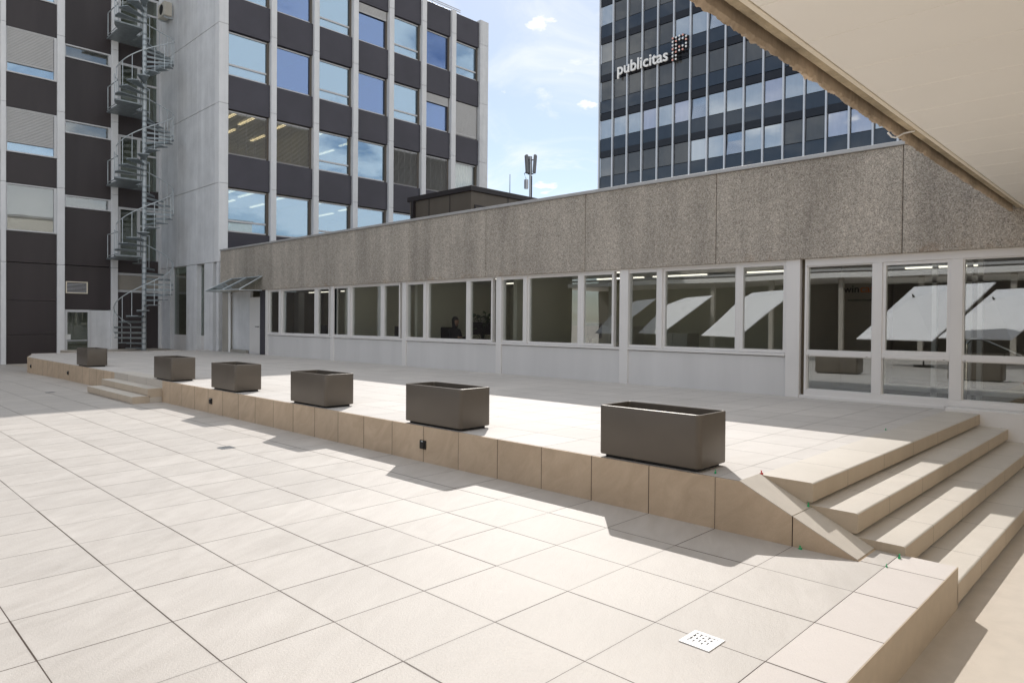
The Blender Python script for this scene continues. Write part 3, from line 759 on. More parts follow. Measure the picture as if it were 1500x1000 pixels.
dr = part('door', M['alu'], ob, (7.62, 7.72, YR-.02, YR+.1, -.2, 1.94), (8.48, 8.60, YR-.02, YR+.1, -.2, 1.94), (7.72, 8.48, YR-.02, YR+.1, 1.84, 1.94))
part('pane', M['glassd'], dr, (7.72, 8.48, YR+.04, YR+.05, -.1, 1.84)); part('door_bar', M['rail'], dr, (7.7, 8.48, YR-.06, YR-.03, .62, .66)); part('notice', M['paper'], dr, (7.64, 7.84, YR-.024, YR-.021, .68, .90))
part('side_panel', M['conc'], ob, (8.605, 9.355, YR, YR+.12, -.2, 1.93), bev=.004)
# escape doors beside the staircase
ZL = [4.2, 7.37, 10.54, 13.71, 16.88]
for z in ZL[:4]:
    f = part('escape_door', M['alu'], ob, (9.64, 9.74, YR-.01, YR+.1, z, z+2.3), (10.42, 10.54, YR-.01, YR+.1, z, z+2.3), (11.22, 11.31, YR-.01, YR+.1, z, z+2.3), (9.74, 10.42, YR-.01, YR+.1, z+2.2, z+2.3), (10.54, 11.22, YR-.01, YR+.1, z+2.2, z+2.3), (10.54, 11.22, YR-.01, YR+.1, z+1.5, z+1.58))
    part('pane', M['glassd'], f, (9.74, 10.42, YR+.04, YR+.05, z, z+2.2)); part('pane', M['glassd'], f, (10.54, 11.22, YR+.04, YR+.05, z, z+2.2))
    rear_panel(9.63, 11.30, z+2.31, z+3.15)
rear_panel(9.63, 11.30, 3.62, 4.19); part('band', M['alu'], ob, (9.63, 11.31, YR-.01, YR+.1, 3.50, 3.60), (9.63, 11.31, YR-.01, YR+.1, 2.75, 2.85))
part('band', M['roomd'], ob, (9.63, 11.31, YR, YR+.1, 2.86, 3.49)); rear_panel(9.63, 11.30, .2, 2.74)

# ---------------------------------------------------------------- spiral staircase
sc = thing('spiral_staircase', 'tall galvanised steel spiral escape staircase standing in the corner of the office block', 'staircase', (9.95, 31.3, .26))
CX, CY, RS = 9.95, 31.3, 1.10
bm = bmesh.new(); tube(bm, [(CX, CY, .26), (CX, CY, 18.6)], .085, 14)
mesh('column', bm, M['steel'], sc, True)
bm = bmesh.new()
def tread(zz, th, w=R(24)):
    bm = bmesh.new()
    a0, a1 = th-w/2, th+w/2
    P = lambda r, a, z: (CX+r*math.cos(a), CY+r*math.sin(a), z)
    top = [P(.08, a0-.25, zz), P(RS, a0, zz), P(RS, th, zz), P(RS, a1, zz), P(.08, a1+.25, zz)]
    A = [bm.verts.new(p) for p in top]; B = [bm.verts.new((p[0], p[1], p[2]-.035)) for p in top]
    for i in range(5): bm.faces.new((A[i], A[(i+1) % 5], B[(i+1) % 5], B[i]))
    bm.faces.new(A); bm.faces.new(B[::-1])
    # down-turned front edge and hub ring
    e0, e1 = Vector(P(.08, a0-.25, zz-.035)), Vector(P(RS, a0, zz-.035)); n = Vector((-(e1-e0).y, (e1-e0).x, 0)).normalized()*.006
    prism_pts = [e0, e1, e1+n, e0+n]
    A = [bm.verts.new(p) for p in prism_pts]; B = [bm.verts.new(p-Vector((0, 0, .045))) for p in prism_pts]
    for i in range(4): bm.faces.new((A[i], A[(i+1) % 4], B[(i+1) % 4], B[i]))
    bm.faces.new(B)
    tube(bm, [(CX, CY, zz-.09), (CX, CY, zz-.01)], .098, 12)
    mesh('tread', bm, M['steeld'], sc)
rail, bal = [], []
STEP = 280/13; RISE = FL/14
seq = []
th, z = 95.-STEP*.5, 4.2
low = []
while z-RISE > .30:
    z -= RISE; low.append((th, z)); th -= STEP
for k, zl in enumerate(ZL[:4]):
    up = [(175+(i+.5)*STEP, zl+(i+1)*RISE) for i in range(13)]
    seq.append(up)
for t_, z_ in low: tread(z_, R(t_))
for up in seq:
    for t_, z_ in up: tread(z_, R(t_))
def railing(pts):
    out = []
    for i in range(len(pts)-1):
        (t0, z0), (t1, z1) = pts[i], pts[i+1]
        for k in range(3):
            f = k/3; t_ = R(t0+(t1-t0)*f); out.append((CX+RS*math.cos(t_), CY+RS*math.sin(t_), z0+(z1-z0)*f+.98))
    t_, z_ = pts[-1]; out.append((CX+RS*math.cos(R(t_)), CY+RS*math.sin(R(t_)), z_+.98))
    bm = bmesh.new(); tube(bm, out, .021, 8); mesh('handrail', bm, M['steel'], sc, True)
    for i, (t_, z_) in enumerate(pts):
        bm = bmesh.new(); p = (CX+RS*math.cos(R(t_)), CY+RS*math.sin(R(t_)))
        tube(bm, [(p[0], p[1], z_-.03), (p[0], p[1], z_+.97)], .014, 6); mesh('baluster', bm, M['steel'], sc, True)
railing(low[::-1])
for up in seq: railing(up)
for zl in ZL[:4]:
    bm = bmesh.new()
    pts = [(CX, CY)]+[(CX+RS*math.cos(R(a)), CY+RS*math.sin(R(a))) for a in (180, 165, 150, 135)]+[(CX-RS*.72, YR-.12), (CX+.55, YR-.12), (CX+.55, CY+.98), (CX-.05, CY+.98)]
    prism(bm, pts, 2, zl-.06, zl)
    mesh('landing', bm, M['steeld'], sc)
    bm = bmesh.new()
    rp = [(CX+RS*math.cos(R(a)), CY+RS*math.sin(R(a))) for a in (175, 155, 135)]+[(CX-RS*.72, YR-.3)]
    tube(bm, [(x, y, zl+1.0) for x, y in rp], .021, 8); tube(bm, [(x, y, zl+.08) for x, y in rp], .015, 6)
    for x, y in rp: tube(bm, [(x, y, zl), (x, y, zl+1.)], .016, 6)
    rp = [(CX+.20, CY+1.0), (CX+.55, CY+1.1), (CX+.55, YR-.3)]
    tube(bm, [(x, y, zl+1.0) for x, y in rp], .021, 8)
    for x, y in rp: tube(bm, [(x, y, zl), (x, y, zl+1.)], .016, 6)
    mesh('landing_rail', bm, M['steel'], sc)

ac = thing('air_conditioner', 'beige air conditioning unit hung on the wall beside the top of the spiral staircase', 'air conditioner', (11.25, 32.6, 15.3))
bm = bmesh.new(); box(bm, 11.02, 11.36, 32.2, 33.0, 14.9, 15.5, bev=.02); mesh('casing', bm, M['ac'], ac)
bm = bmesh.new(); tube(bm, [(11.016, 32.55, 15.2), (11.010, 32.55, 15.2)], .22, 20); mesh('fan_grille', bm, M['black'], ac)
for y in (32.3, 32.85): part('bracket', M['steel'], ac, (11.05, 11.428, y, y+.04, 14.82, 14.895), (11.37, 11.428, y, y+.04, 14.895, 15.4))

# ---------------------------------------------------------------- tower
tb = thing('tower_block', 'dark glass tower block with thin silver mullions rising behind the low wing', 'tower', (55, 25, 0))
XT, YC = 48.8, 37.13
edgesY = [YC]+[35.7-1.49*k for k in range(17)]
part('core', M['towerband'], tb, (XT+.25, 66, edgesY[-1], YC-.02, 0, 36.3))
rows = {5: 32.45, 4: 29.15, 3: 25.88, 2: 22.58, 1: 19.25, 0: 15.98, -1: 12.7}
KT = {5: 'GGGGGGGGGGGGGGGGG', 4: 'BGGGGGBBGGGGGGGGG', 3: 'CGGGGBBOBGGGGGGGG', 2: 'GGGGGGGGGGGGGGGGG',
      1: 'BBBLBLOBBBLBBGGGG', 0: 'CGGGGGBBOBBGGLLBB', -1: None}
MK = {'B': 'tb', 'G': 'tg', 'L': 'tl', 'O': 'to', 'C': 'tc'}
for r, zt1 in rows.items():
    part('dark_band', M['towerband'], tb, (XT+.03, XT+.24, edgesY[-1], YC-.03, zt1+.02, zt1+.58))
    part('spandrel', M['tower'], tb, *[(XT+.02, XT+.24, b+.05, a-.05, zt1-2.70, zt1-1.68) for a, b in zip(edgesY, edgesY[1:])])
    if KT[r] is None: continue
    for c, (a, b) in enumerate(zip(edgesY, edgesY[1:])):
        k = KT[r][c]
        y0, y1, z0, z1 = b+.10, a-.13, zt1-1.62, zt1-.05
        bm = bmesh.new()
        if k == 'O':                                     # tilted open sash
            b2 = bmesh.new(); box(b2, -.02, .02, y0, y1, 0, z1-z0)
            merge(bm, b2, Matrix.Translation((XT+.06, 0, z0)) @ Matrix.Rotation(R(7), 4, 'Y'))
            box(bm, XT+.16, XT+.2, y0, y1, z0, z1)
        else: box(bm, XT+.05, XT+.2, y0, y1, z0, z1)
        o = mesh('window', bm, M[MK[k]], tb)
        if k == 'O': o['label'] = 'blue window tilted open'
for y in edgesY:
    part('mullion', M['mull'], tb, (XT-.13, XT+.1, y-.055, y+.055, 8, 36.4), bev=.012)
part('roof_edge', M['towerband'], tb, (XT-.02, 66, edgesY[-1], YC, 36.4, 36.9))
part('gable', M['tower'], tb, (XT+.26, 66, YC-.019, YC+.05, 0, 36.3))

sg = thing('building_sign', 'large white lettering publicitas with a dotted P emblem fixed high on the dark tower', 'sign', (48.5, 32, 22.6))
Tm = Matrix(((0, 0, -1, 48.52), (-1, 0, 0, 35.05), (0, 1, 0, 22.70), (0, 0, 0, 1)))
me = text_mesh('publicitas', 4.92, .12, Tm, .012); link('lettering', me, M['letter'], sg)
dots = {0: (0, 1, 2, 3, 4, 5, 6), 1: (0, 1, 2, 3, 4, 5, 6), 2: (0, 1, 3, 4), 3: (0, 1, 3, 4), 4: (.45, 1.35, 2.4, 3.3)}
for c, rs in dots.items():
    for i, rr in enumerate(rs):
        y, z = 29.66-c*.30, 24.28-rr*.285+(.05 if c in (2, 3) else 0)
        bm = bmesh.new(); tube(bm, [(48.50, y, z), (48.42, y, z)], .078, 12)
        d = mesh('emblem_dot', bm, M['letter'] if (c*2+i) % 3 else M['pink'], sg)
        bm = bmesh.new(); tube(bm, [(48.66, y-.10, z-.03), (48.505, y, z)], .105, 12); mesh('housing', bm, M['signblack'], d)
part('mounting_rail', M['signblack'], sg, (48.56, 48.66, 28.3, 35.1, 22.78, 22.83), (48.56, 48.66, 28.3, 35.1, 23.2, 23.25))

# ---------------------------------------------------------------- canopy overhead
cn = thing('canopy', 'overhanging concrete canopy with broken raw edge and cream soffit panels', 'canopy', (5, 0, 3.14))
ZC = 3.14
XA, XB = -4., 11.30
def lip(bm, prof, amp, seed, step=.012):
    n = int((XB-XA)/step); prev = None
    for i in range(n+1):
        x = XA+(XB-XA)*i/n; ring = []
        for k, (y, z, w) in enumerate(prof):
            d = .5*noise.fractal(Vector((x*2.6+seed, k*.5, 0)), .8, 2.3, 7)+.7*noise.noise(Vector((x*31, k*2.1+seed, 4)))
            e = .5*noise.fractal(Vector((x*2.6+seed, k*.5, 7)), .8, 2.3, 7)+.7*noise.noise(Vector((x*27, k*2.3+seed, 1)))
            ring.append(bm.verts.new((x, y+d*amp*w, z+e*amp*w)))
        if prev:
            for a in range(len(ring)): b = (a+1) % len(ring); bm.faces.new((prev[a], prev[b], ring[b], ring[a]))
        prev = ring
bm = bmesh.new(); lip(bm, [(1.76, 3.75, 0), (1.738, 3.40, .4), (1.730, 3.20, .8), (1.724, 3.13, 1), (1.713, 3.112, 1), (1.700, 3.112, 1), (1.690, 3.135, .5), (1.688, 3.19, .2), (1.688, 3.75, 0)], .020, 3.)
mesh('broken_lip', bm, M['rough'], cn)
bm = bmesh.new(); lip(bm, [(1.686, 3.74, 0), (1.686, 3.205, .2), (1.66, 3.20, .6), (1.645, 3.20, .3), (1.643, 3.74, 0)], .010, 9., .03)
mesh('groove', bm, M['groove'], cn)
bm = bmesh.new(); lip(bm, [(1.642, 3.74, 0), (1.642, 3.158, .3), (1.625, 3.152, 1), (1.605, 3.150, 1), (1.590, 3.152, .6), (1.576, 3.156, .1), (1.576, 3.74, 0)], .007, 21., .015)
mesh('raw_edge', bm, M['rough2'], cn)
part('edge_strip', M['cream'], cn, (XA, XB, 1.543, 1.574, ZC, ZC+.04), bev=.002)
bm = bmesh.new(); xs = [5.69+.597*k for k in range(-17, 10)]
for a, b in zip(xs, xs[1:]): box(bm, a+.003, b-.003, -1.0, 1.539, ZC+.004, ZC+.03, bev=.0025)
mesh('soffit', bm, M['soffit'], cn)
part('slab', M['beige'], cn, (XA, XB, -1.05, 1.575, ZC+.06, 3.74))
part('edge_beam', M['beige'], cn, (XA, XB, -1.30, -1.051, ZC-.02, 3.74))
for x in (-3.7, 2.): part('column', M['beige'], cn, (x-.15, x+.15, -1.29, -1.06, -.275, ZC-.021))
bm = bmesh.new(); tube(bm, [(6.28, 1.60, 3.15), (6.22, 1.66, 3.13), (6.20, 1.715, 3.10), (6.17, 1.735, 3.105), (6.15, 1.76, 3.14)], .007, 6); mesh('cable', bm, M['letter'], cn, True)

# ---------------------------------------------------------------- inside the low wing
def desk(x, y, label):
    t = thing('desk', label, 'desk', (x, y, .371), 'office desks inside the low wing', local=True)
    part('top', M['desk'], t, (-.4, .4, -.8, .8, .70, .73), bev=.005)
    for sx in (-1, 1):
        for sy in (-1, 1): part('leg', M['steel'], t, (sx*.35-.02, sx*.35+.02, sy*.75-.02, sy*.75+.02, 0, .699))
def monitor(x, y, rot, label):
    t = thing('monitor', label, 'monitor', (x, y, 1.102), 'computer monitors inside the low wing', local=True); t.rotation_euler = (0, 0, R(rot))
    part('screen', M['black'], t, (-.02, .02, -.27, .27, .12, .46), bev=.008); part('stand', M['black'], t, (-.015, .015, -.03, .03, .012, .2)); part('foot', M['black'], t, (-.09, .09, -.11, .11, 0, .012))
desk(12.7, 14.25, 'desk at which the dark-haired woman sits')
desk(13.2, 20.1, 'desk under a black monitor beyond the second window bay from the glass awning')
desk(12.75, 9.6, 'desk behind the fourth window bay, near the large red-brown picture')
monitor(13.2, 19.95, 25, 'black monitor on the desk below the three small framed prints')
monitor(12.75, 9.9, 20, 'black monitor seen behind the mullion beside the red-brown picture')
monitor(13.0, 13.85, 60, 'dark monitor on the desk beside the potted plant')
def chair(x, y, rot, label):
    t = thing('office_chair', label, 'office chair', (x, y, .371), 'black office chairs inside the low wing', local=True); t.rotation_euler = (0, 0, R(rot))
    part('seat', M['black'], t, (-.24, .24, -.24, .24, .42, .49), bev=.03, seg=2); part('backrest', M['black'], t, (-.26, -.20, -.23, .23, .56, 1.05), bev=.028, seg=2)
    bm = bmesh.new(); tube(bm, [(0, 0, .06), (0, 0, .419)], .03, 8); tube(bm, [(-.1, 0, .40), (-.27, 0, .43), (-.25, 0, .62)], .018, 6)
    for k in range(5):
        a = k*1.2566; tube(bm, [(0, 0, .08), (.29*math.cos(a), .29*math.sin(a), .05)], .018, 6); tube(bm, [(.29*math.cos(a), .29*math.sin(a)-.02, .03), (.29*math.cos(a), .29*math.sin(a)+.02, .03)], .03, 8)
    mesh('base', bm, M['black'], t)
chair(13.0, 15.12, -90, 'black office chair in which the woman sits')
chair(12.6, 16.0-.9+1.0, 150, 'empty black office chair behind the seated woman')
chair(12.6, 21.4, 30, 'empty black office chair farthest along the office, near the glass awning')
chair(12.75, 17.1, -120, 'empty black office chair in the second room from the far end')
def picture(x, y, z, w, h, mat, label, face='x'):
    t = thing('framed_picture', label, 'picture', (x, y, z), 'pictures on the office walls', local=True)
    if face == 'y': t.rotation_euler = (0, 0, R(90))
    part('frame', M['paper'], t, (0, .03, -w/2, w/2, -h/2, -h/2+.05), (0, .03, -w/2, w/2, h/2-.05, h/2), (0, .03, -w/2, -w/2+.05, -h/2+.05, h/2-.05), (0, .03, w/2-.05, w/2, -h/2+.05, h/2-.05))
    part('print', mat, t, (.008, .028, -w/2+.05, w/2-.05, -h/2+.05, h/2-.05))
for k, (y, dz) in enumerate(((24.1, .1), (23.1, -.12), (22.1, .12))):
    picture(15.565, y, 1.98+dz, .62, .95, M['art2'], ['left small pale framed print of three on the office wall', 'middle and lowest small framed print of three on the office wall', 'right small pale framed print of three on the office wall'][k])
picture(15.565, 14.35, 1.95, .95, 1.25, M['art'], 'large red-brown abstract picture in a pale frame on the office wall')
def cabinet(x, y, w, h, label):
    t = thing('cabinet', label, 'cabinet', (x, y, .371), 'pale office cabinets', local=True)
    part('carcass', M['wood'], t, (0, .45, -w/2, w/2, .05, h)); part('plinth', M['black'], t, (.03, .43, -w/2+.02, w/2-.02, 0, .049))
    for s in (-1, 1):
        d = part('door', M['wood'], t, (-.02, -.001, min(s*.005, s*(w/2-.005)), max(s*.005, s*(w/2-.005)), .06, h-.01)); part('handle', M['steel'], d, (-.035, -.0205, s*.05-.008, s*.05+.008, h*.5, h*.62))
cabinet(13.9, 10.15, 1.3, 1.12, 'pale low cabinet standing in the room with the red-brown picture')
cabinet(12.8, 7.75, .7, 1.0, 'pale low cabinet right behind the bay with the parasol reflections')
def plant(x, y, label, sd):
    rnd = random.Random(sd)
    t = thing('potted_plant', label, 'plant', (x, y, .371), 'leafy pot plants inside the office', local=True)
    bm = bmesh.new(); tube(bm, [(0, 0, 0), (0, 0, .02), (0, 0, .38)], [.15, .155, .20], 16); mesh('pot', bm, M['planter'], t, True)
    bm = bmesh.new(); bl = bmesh.new()
    for k in range(11):
        a = rnd.uniform(0, 6.28); L = rnd.uniform(.15, .42); h = rnd.uniform(.7, 1.25)
        pts = [(0, 0, .36), (L*.3*math.cos(a), L*.3*math.sin(a), .36+h*.55), (L*math.cos(a), L*math.sin(a), .36+h*.85)]
        tube(bm, pts, .008, 5)
        for q in range(24):
            f = .25+.75*q/24; px, py, pz = [pts[1][i]*(1-f)+pts[2][i]*f if f > .5 else pts[0][i]*(1-f)+pts[1][i]*f for i in range(3)]
            b = rnd.uniform(0, 6.28); l = rnd.uniform(.12, .24); d = Vector((math.cos(b), math.sin(b), rnd.uniform(-.3, .6))).normalized(); s = d.cross(Vector((0, 0, 1))).normalized()*l*.28
            p = Vector((px, py, pz)); v = [bl.verts.new(w) for w in (p, p+d*l*.5+s, p+d*l, p+d*l*.5-s)]; bl.faces.new(v)
    mesh('stem', bm, M['leaf'], t); mesh('foliage', bl, M['leaf'], t)
plant(13.1, 13.55+.35, 'leafy green pot plant beside the seated woman', 4)
plant(12.9, 19.75+1.0-1.2, 'leafy pot plant behind the narrow window near the far office end', 8)
HY = .22
hr = thing('handrail', 'polished steel handrail sloping down inside the glazed lobby', 'handrail', (12.6, 1.5, .371))
bm = bmesh.new(); tube(bm, [(12.6, y+HY, z) for y, z in ((2.22, 1.30), (2.17, 1.37), (2.05, 1.38), (1.93, 1.34), (1.15, .95))], .021, 10); mesh('rail', bm, M['chrome'], hr, True)
bm = bmesh.new(); tube(bm, [(12.6, 2.22+HY, .371), (12.6, 2.22+HY, 1.30)], .018, 8); tube(bm, [(12.6, 1.2+HY, .371), (12.6, 1.2+HY, .975)], .018, 8); mesh('upright', bm, M['chrome'], hr, True)
ws = thing('wall_sign', 'dark and orange wincasa lettering on the lobby wall behind the first glass bay', 'sign', (13.88, 4.6, 2.2))
Tm = lambda y, z: Matrix(((0, 0, -1, 13.885), (-1, 0, 0, y), (0, 1, 0, z), (0, 0, 0, 1)))
link('lettering', text_mesh('win', .27, .02, Tm(4.70, 2.19)), M['signblack'], ws); link('lettering', text_mesh('casa', .33, .02, Tm(4.40, 2.19)), M['orange'], ws)
bm = bmesh.new(); tube(bm, [(13.885, 4.06, 2.18), (13.885, 4.06, 2.36), (13.885, 4.02, 2.42), (13.885, 3.98, 2.36), (13.885, 3.98, 2.18)], .010, 6); mesh('house_emblem', bm, M['signblack'], ws)
link('lettering', text_mesh('Immobilien-Dienstleistungen', .60, .012, Tm(4.62, 2.03)), M['signblack'], ws)

# seated woman at the desk, seen in profile, facing along -Y
def skin_mesh(joints, edges, root, sub=2):
    me = bpy.data.meshes.new('body'); me.from_pydata([j[0] for j in joints], edges, [])
    o = bpy.data.objects.new('body', me); COL.objects.link(o)
    sk = o.modifiers.new('s', 'SKIN'); ss_ = o.modifiers.new('b', 'SUBSURF'); ss_.levels = sub; ss_.render_levels = sub
    for i, j in enumerate(joints):
        r = j[1] if isinstance(j[1], tuple) else (j[1], j[1])
        me.skin_vertices[0].data[i].radius = r
        me.skin_vertices[0].data[i].use_root = (i == root)
    bpy.context.view_layer.update()
    out = bpy.data.meshes.new_from_object(o.evaluated_get(bpy.context.evaluated_depsgraph_get()))
    bpy.data.objects.remove(o); bpy.data.meshes.remove(me)
    return out
ps = thing('person', 'dark-haired woman in a dark pullover sitting in profile at a desk behind the middle windows', 'person', (13.0, 15.05, .371), local=True)
J = [((0, 0, .52), (.17, .13)), ((0, -.02, .72), (.14, .11)), ((0, -.05, .92), (.16, .11)), ((0, -.07, 1.02), (.09, .07)), ((0, -.09, 1.09), .05), ((0, -.125, 1.17), (.080, .098)), ((0, -.125, 1.26), (.094, .112)),
     ((-.09, -.20, .50), .085), ((-.10, -.48, .49), .062), ((-.10, -.50, .10), .045), ((-.10, -.62, .05), .04),
     ((.09, -.20, .50), .085), ((.10, -.48, .49), .062), ((.10, -.50, .10), .045), ((.10, -.62, .05), .04)]
E_ = [(0, 1), (1, 2), (2, 3), (3, 4), (4, 5), (5, 6), (0, 7), (7, 8), (8, 9), (9, 10), (0, 11), (11, 12), (12, 13), (13, 14)]
for s in (-1, 1):
    b = len(J)
    J += [((s*.17, -.06, .95), .055), ((s*.21, -.12, .72), .045), ((s*.16, -.36, .755), .033), ((s*.15, -.44, .765), (.036, .016))]
    E_ += [(2, b), (b, b+1), (b+1, b+2), (b+2, b+3)]
    for f in range(4):
        c = len(J); J += [((s*.15+(f-1.5)*.019, -.485-.004*(f in (1, 2)), .770), .0088), ((s*.15+(f-1.5)*.021, -.515-.008*(f in (1, 2)), .765), .008), ((s*.15+(f-1.5)*.021, -.535-.010*(f in (1, 2)), .752), .007)]
        E_ += [(b+3, c), (c, c+1), (c+1, c+2)]
    c = len(J); J += [((s*.15-s*.042, -.455, .762), .010), ((s*.15-s*.055, -.485, .755), .0085)]; E_ += [(b+3, c), (c, c+1)]
body = skin_mesh(J, E_, 0)
o = link('body', body, None, ps, True)
body.materials.append(M['cloth']); body.materials.append(M['skin'])
for p in body.polygons:
    c = p.center
    if c.z > 1.06 or (c.y < -.40 and c.z > .6): p.material_index = 1
bm = bmesh.new()                                        # nose, lips, ears, eyes
tube(bm, [(0, -.205, 1.235), (0, -.228, 1.205), (0, -.212, 1.195)], [.008, .014, .010], 8); tube(bm, [(-.02, -.203, 1.165), (0, -.210, 1.165), (.02, -.203, 1.165)], .007, 6)
mesh('face', bm, M['skin'], ps, True)
bm = bmesh.new()
for s in (-1, 1): tube(bm, [(s*.03-.01, -.198, 1.232), (s*.03, -.206, 1.233), (s*.03+.01, -.198, 1.232)], .006, 6)
mesh('eyes', bm, M['black'], ps)
hb = bmesh.new()
bmesh.ops.create_uvsphere(hb, u_segments=20, v_segments=14, radius=1.)
for v in hb.verts:
    p = v.co; y = p.y*.112
    v.co = Vector((p.x*.090, y-.078, 1.245+p.z*(.112 if p.z > 0 else .33)))
    if p.z < 0: v.co.y += .035*min(1, -p.z*1.6); v.co.x *= 1+.15*(-p.z)
    lim = -.098 if p.z > .2 else -.085+.045*min(1., (.2-p.z)*1.2)
    if p.z < .80: v.co.y = max(v.co.y, lim)
    else: v.co.y = max(v.co.y, -.14)
mesh('hair', hb, M['hair'], ps, True)

# ---------------------------------------------------------------- what the windows mirror: parasols and the wing opposite
def parasol(x, y, rot, label, first=[None]):
    if first[0] is None:
        t = thing('parasol', label, 'parasol', (0, 0, 0), 'white parasols on the plaza', local=True)
        W = 1.8
        tilt = Matrix.Translation((0, 0, 2.15)) @ Matrix.Rotation(R(37), 4, 'Y')
        bm = bmesh.new()
        rim = [(-W, -W), (W, -W), (W, W), (-W, W)]
        for dz in (0, -.006):
            c = bm.verts.new((0, 0, .72+dz)); rv = [bm.verts.new((a, b, dz)) for a, b in rim]
            for i in range(4): bm.faces.new((c, rv[i], rv[(i+1) % 4]))
            rl = [bm.verts.new((a*1.004, b*1.004, dz-.035)) for a, b in rim]
            for i in range(4): bm.faces.new((rv[i], rl[i], rl[(i+1) % 4], rv[(i+1) % 4]))
        bm.transform(tilt); mesh('canopy', bm, M['fabric'], t)
        bm = bmesh.new()
        for a, b in rim: tube(bm, [(0, 0, .69), (a*.98, b*.98, -.02)], .012, 6)
        tube(bm, [(0, 0, .7), (0, 0, .84)], [.05, .02], 8)
        bm.transform(tilt); mesh('ribs', bm, M['black'], t)
        bm = bmesh.new(); tube(bm, [(-.10, 0, .05), (-.10, 0, 2.0), (.34, 0, 2.62)], .03, 10); mesh('pole', bm, M['black'], t)
        bm = bmesh.new(); tube(bm, [(-.10, 0, 0), (-.10, 0, .07)], [.36, .34], 20); mesh('foot', bm, M['black'], t)
        first[0] = t
    else:
        p = first[0]; t = p.copy(); COL.objects.link(t); t['label'] = label
        for c in p.children: d = c.copy(); COL.objects.link(d); d.parent = t
    t.location = (x, y, zp(y)+.001); t.rotation_euler = (0, 0, R(rot))
parasol(-7.2, 7.3, 30, 'white parasol nearest to the camera, mirrored in the glazed entrance')
parasol(-8.4, 15.0, 34, 'white parasol mirrored across the right pair of panes beside the entrance')
parasol(-11.8, 21.0, 38, 'white parasol mirrored in the wide pane of the last window bay')
parasol(-13.5, 25.6, 38, 'white parasol farthest off, mirrored across the post between two window bays')
parasol(-11.5, 5.4, 36, 'white parasol mirrored in the right-hand entrance pane above the inside handrail')
op = thing('opposite_wing', 'low wing with deep shaded gallery across the plaza, mirrored in the windows', 'building', (-22, 12, 0))
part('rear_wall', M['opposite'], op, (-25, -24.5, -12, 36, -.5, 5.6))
part('gallery_roof', M['white'], op, (-24.4, -17.951, -12, 36, 4.25, 4.45), (-17.95, -17.5, -12, 36, 4.2, 4.48), bev=.01)
part('fascia', M['agg'], op, (-18.3, -17.96, -12, 36, 4.9, 6.6))
part('gutter', M['cap'], op, (-18.0, -17.75, -12, 36, 4.60, 4.72))
for y in range(-10, 36, 4): part('post', M['roomd'], op, (-18.2, -17.98, y-.12, y+.12, -.25, 4.24))

nb = thing('neighbour_building', 'sunlit cream building with dark window bands behind the camera, mirrored in an upper window', 'building', (4, -12, -.28))
part('wall', M['render'], nb, (-24, 30, -13, -9.2, -.28, 10.8))
part('window_band', M['tg'], nb, *[(x, x+2.2, -9.22, -9.195, z, z+1.5) for z in (1.2, 4.4, 7.6) for x in range(-22, 28, 3)])
part('roof_edge', M['cap'], nb, (-24.1, 30.1, -13.1, -9.1, 10.801, 11.0))

# ---------------------------------------------------------------- world, sun, camera
sun_dir = Vector((.755, .662, .868)).normalized()
W = bpy.data.worlds.new('World'); S.world = W; W.use_nodes = True
t = W.node_tree; n, l = t.nodes, t.links
bg = n['Background']
sky = n.new('ShaderNodeTexSky'); sky.sky_type = 'NISHITA'; sky.sun_disc = False
sky.sun_elevation = math.asin(sun_dir.z); sky.sun_rotation = math.atan2(sun_dir.x, sun_dir.y); sky.air_density = 1.; sky.dust_density = .4; sky.ozone_density = 1.0
tc = n.new('ShaderNodeTexCoord'); sp = n.new('ShaderNodeSeparateXYZ'); l.new(tc.outputs['Generated'], sp.inputs[0])
def wm(op, a, b):
    k = n.new('ShaderNodeMath'); k.operation = op
    for i, v in enumerate((a, b)):
        if hasattr(v, 'is_output'): l.new(v, k.inputs[i])
        else: k.inputs[i].default_value = v
    return k.outputs[0]
den = wm('ADD', wm('MAXIMUM', sp.outputs[2], 0.), .22)
cv = n.new('ShaderNodeCombineXYZ'); l.new(wm('DIVIDE', sp.outputs[0], den), cv.inputs[0]); l.new(wm('DIVIDE', sp.outputs[1], den), cv.inputs[1])
def wn(scale, det, rough, dist):
    k = n.new('ShaderNodeTexNoise'); l.new(cv.outputs[0], k.inputs['Vector']); k.inputs['Scale'].default_value = scale; k.inputs['Detail'].default_value = det
    k.inputs['Roughness'].default_value = rough; k.inputs['Distortion'].default_value = dist; return k.outputs[0]
def wr(v, a, b, c, d):
    k = n.new('ShaderNodeMapRange'); k.interpolation_type = 'SMOOTHSTEP'; l.new(v, k.inputs[0])
    for i, x in enumerate((a, b, c, d)): k.inputs[i+1].default_value = x
    return k.outputs[0]
veil = wr(wn(2.3, 8., .58, .7), .44, .72, 0., .60)
away = wr(wm('MULTIPLY', sp.outputs[1], -1.), .1, .8, 0., .17)            # extra cloud added opposite the sun, behind the camera, as fill light
heap = wr(wm('ADD', wn(1.7, 8., .6, .3), away), .56, .68, 0., .9)
puff = wr(wn(6.5, 7., .55, .15), .635, .70, 0., .95)
cl = wm('MAXIMUM', wm('MAXIMUM', wm('MAXIMUM', veil, puff), heap), wr(sp.outputs[2], .45, .8, 0., .75))  # last term adds unseen overhead cloud as fill light
mx = n.new('ShaderNodeMix'); mx.data_type = 'RGBA'; l.new(cl, mx.inputs[0]); 
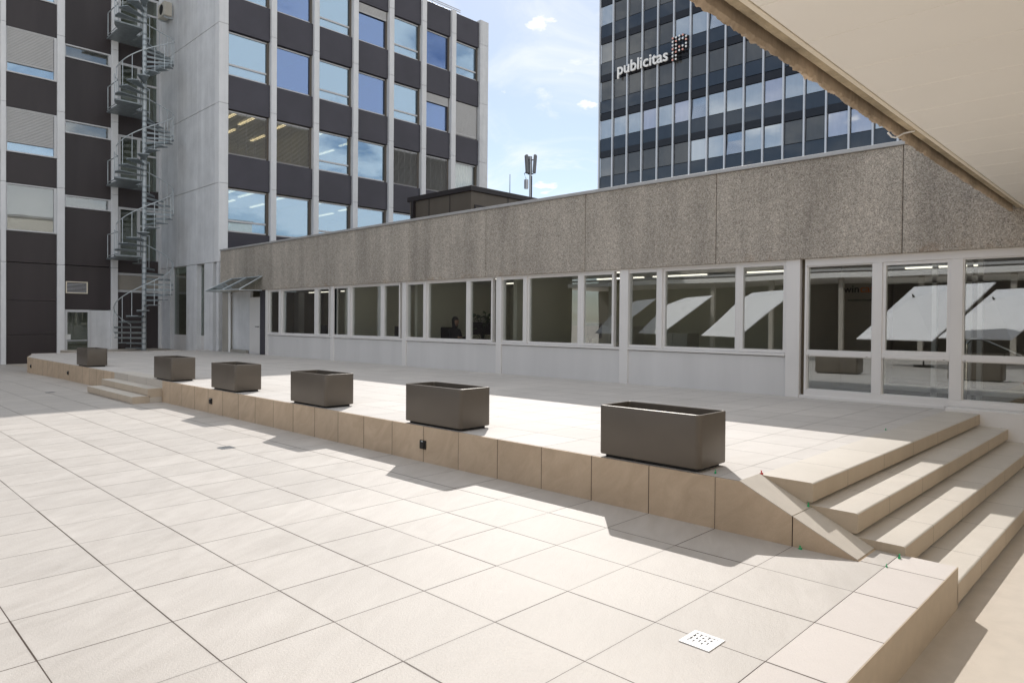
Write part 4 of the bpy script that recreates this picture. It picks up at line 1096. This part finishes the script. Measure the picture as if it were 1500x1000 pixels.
hz = n.new('ShaderNodeMix'); hz.data_type = 'RGBA'; hz.inputs[0].default_value = .36; l.new(sky.outputs[0], hz.inputs[6]); hz.inputs[7].default_value = (2.6, 2.9, 3.3, 1.)
l.new(hz.outputs[2], mx.inputs[6]); 
cb = wr(sp.outputs[2], .3, .75, 7.2, 7.3)
cc = n.new('ShaderNodeCombineXYZ'); l.new(wm('MULTIPLY', cb, .985), cc.inputs[0]); l.new(cb, cc.inputs[1]); l.new(wm('MULTIPLY', cb, 1.01), cc.inputs[2]); l.new(cc.outputs[0], mx.inputs[7])
l.new(mx.outputs[2], bg.inputs[0]); bg.inputs[1].default_value = .12

sd = bpy.data.lights.new('sun', 'SUN'); sd.energy = 3.1; sd.angle = R(.55); sd.color = (1., .96, .91)
so = bpy.data.objects.new('sun', sd); COL.objects.link(so); so.rotation_euler = sun_dir.to_track_quat('Z', 'Y').to_euler()

cam = bpy.data.cameras.new('camera'); co = bpy.data.objects.new('camera', cam); COL.objects.link(co); S.camera = co
yaw, pit, rol = R(44.3187), R(-.6816), R(.4876)
fw = Vector((math.cos(yaw)*math.cos(pit), math.sin(yaw)*math.cos(pit), math.sin(pit))); rt = Vector((math.sin(yaw), -math.cos(yaw), 0)); up = rt.cross(fw)
c, s = math.cos(rol), math.sin(rol); rt, up = c*rt+s*up, -s*rt+c*up
co.matrix_world = Matrix(((rt.x, up.x, -fw.x, 0), (rt.y, up.y, -fw.y, 0), (rt.z, up.z, -fw.z, 1.577), (0, 0, 0, 1)))
cam.sensor_width = 36.; cam.lens = 1011.85/1500*36; cam.shift_y = -16.43/1500; cam.clip_start = .05; cam.clip_end = 2000

vs = S.view_settings; vs.view_transform = 'Standard'; vs.look = 'None'; vs.exposure = .38; vs.gamma = 1.; vs.use_curve_mapping = False
S.cycles.max_bounces = 10; S.cycles.diffuse_bounces = 5; S.cycles.transparent_max_bounces = 24; S.cycles.use_denoising = True
S.cycles.sample_clamp_indirect = 6.
for o in bpy.data.objects:
    if '_local' in o: del o['_local']
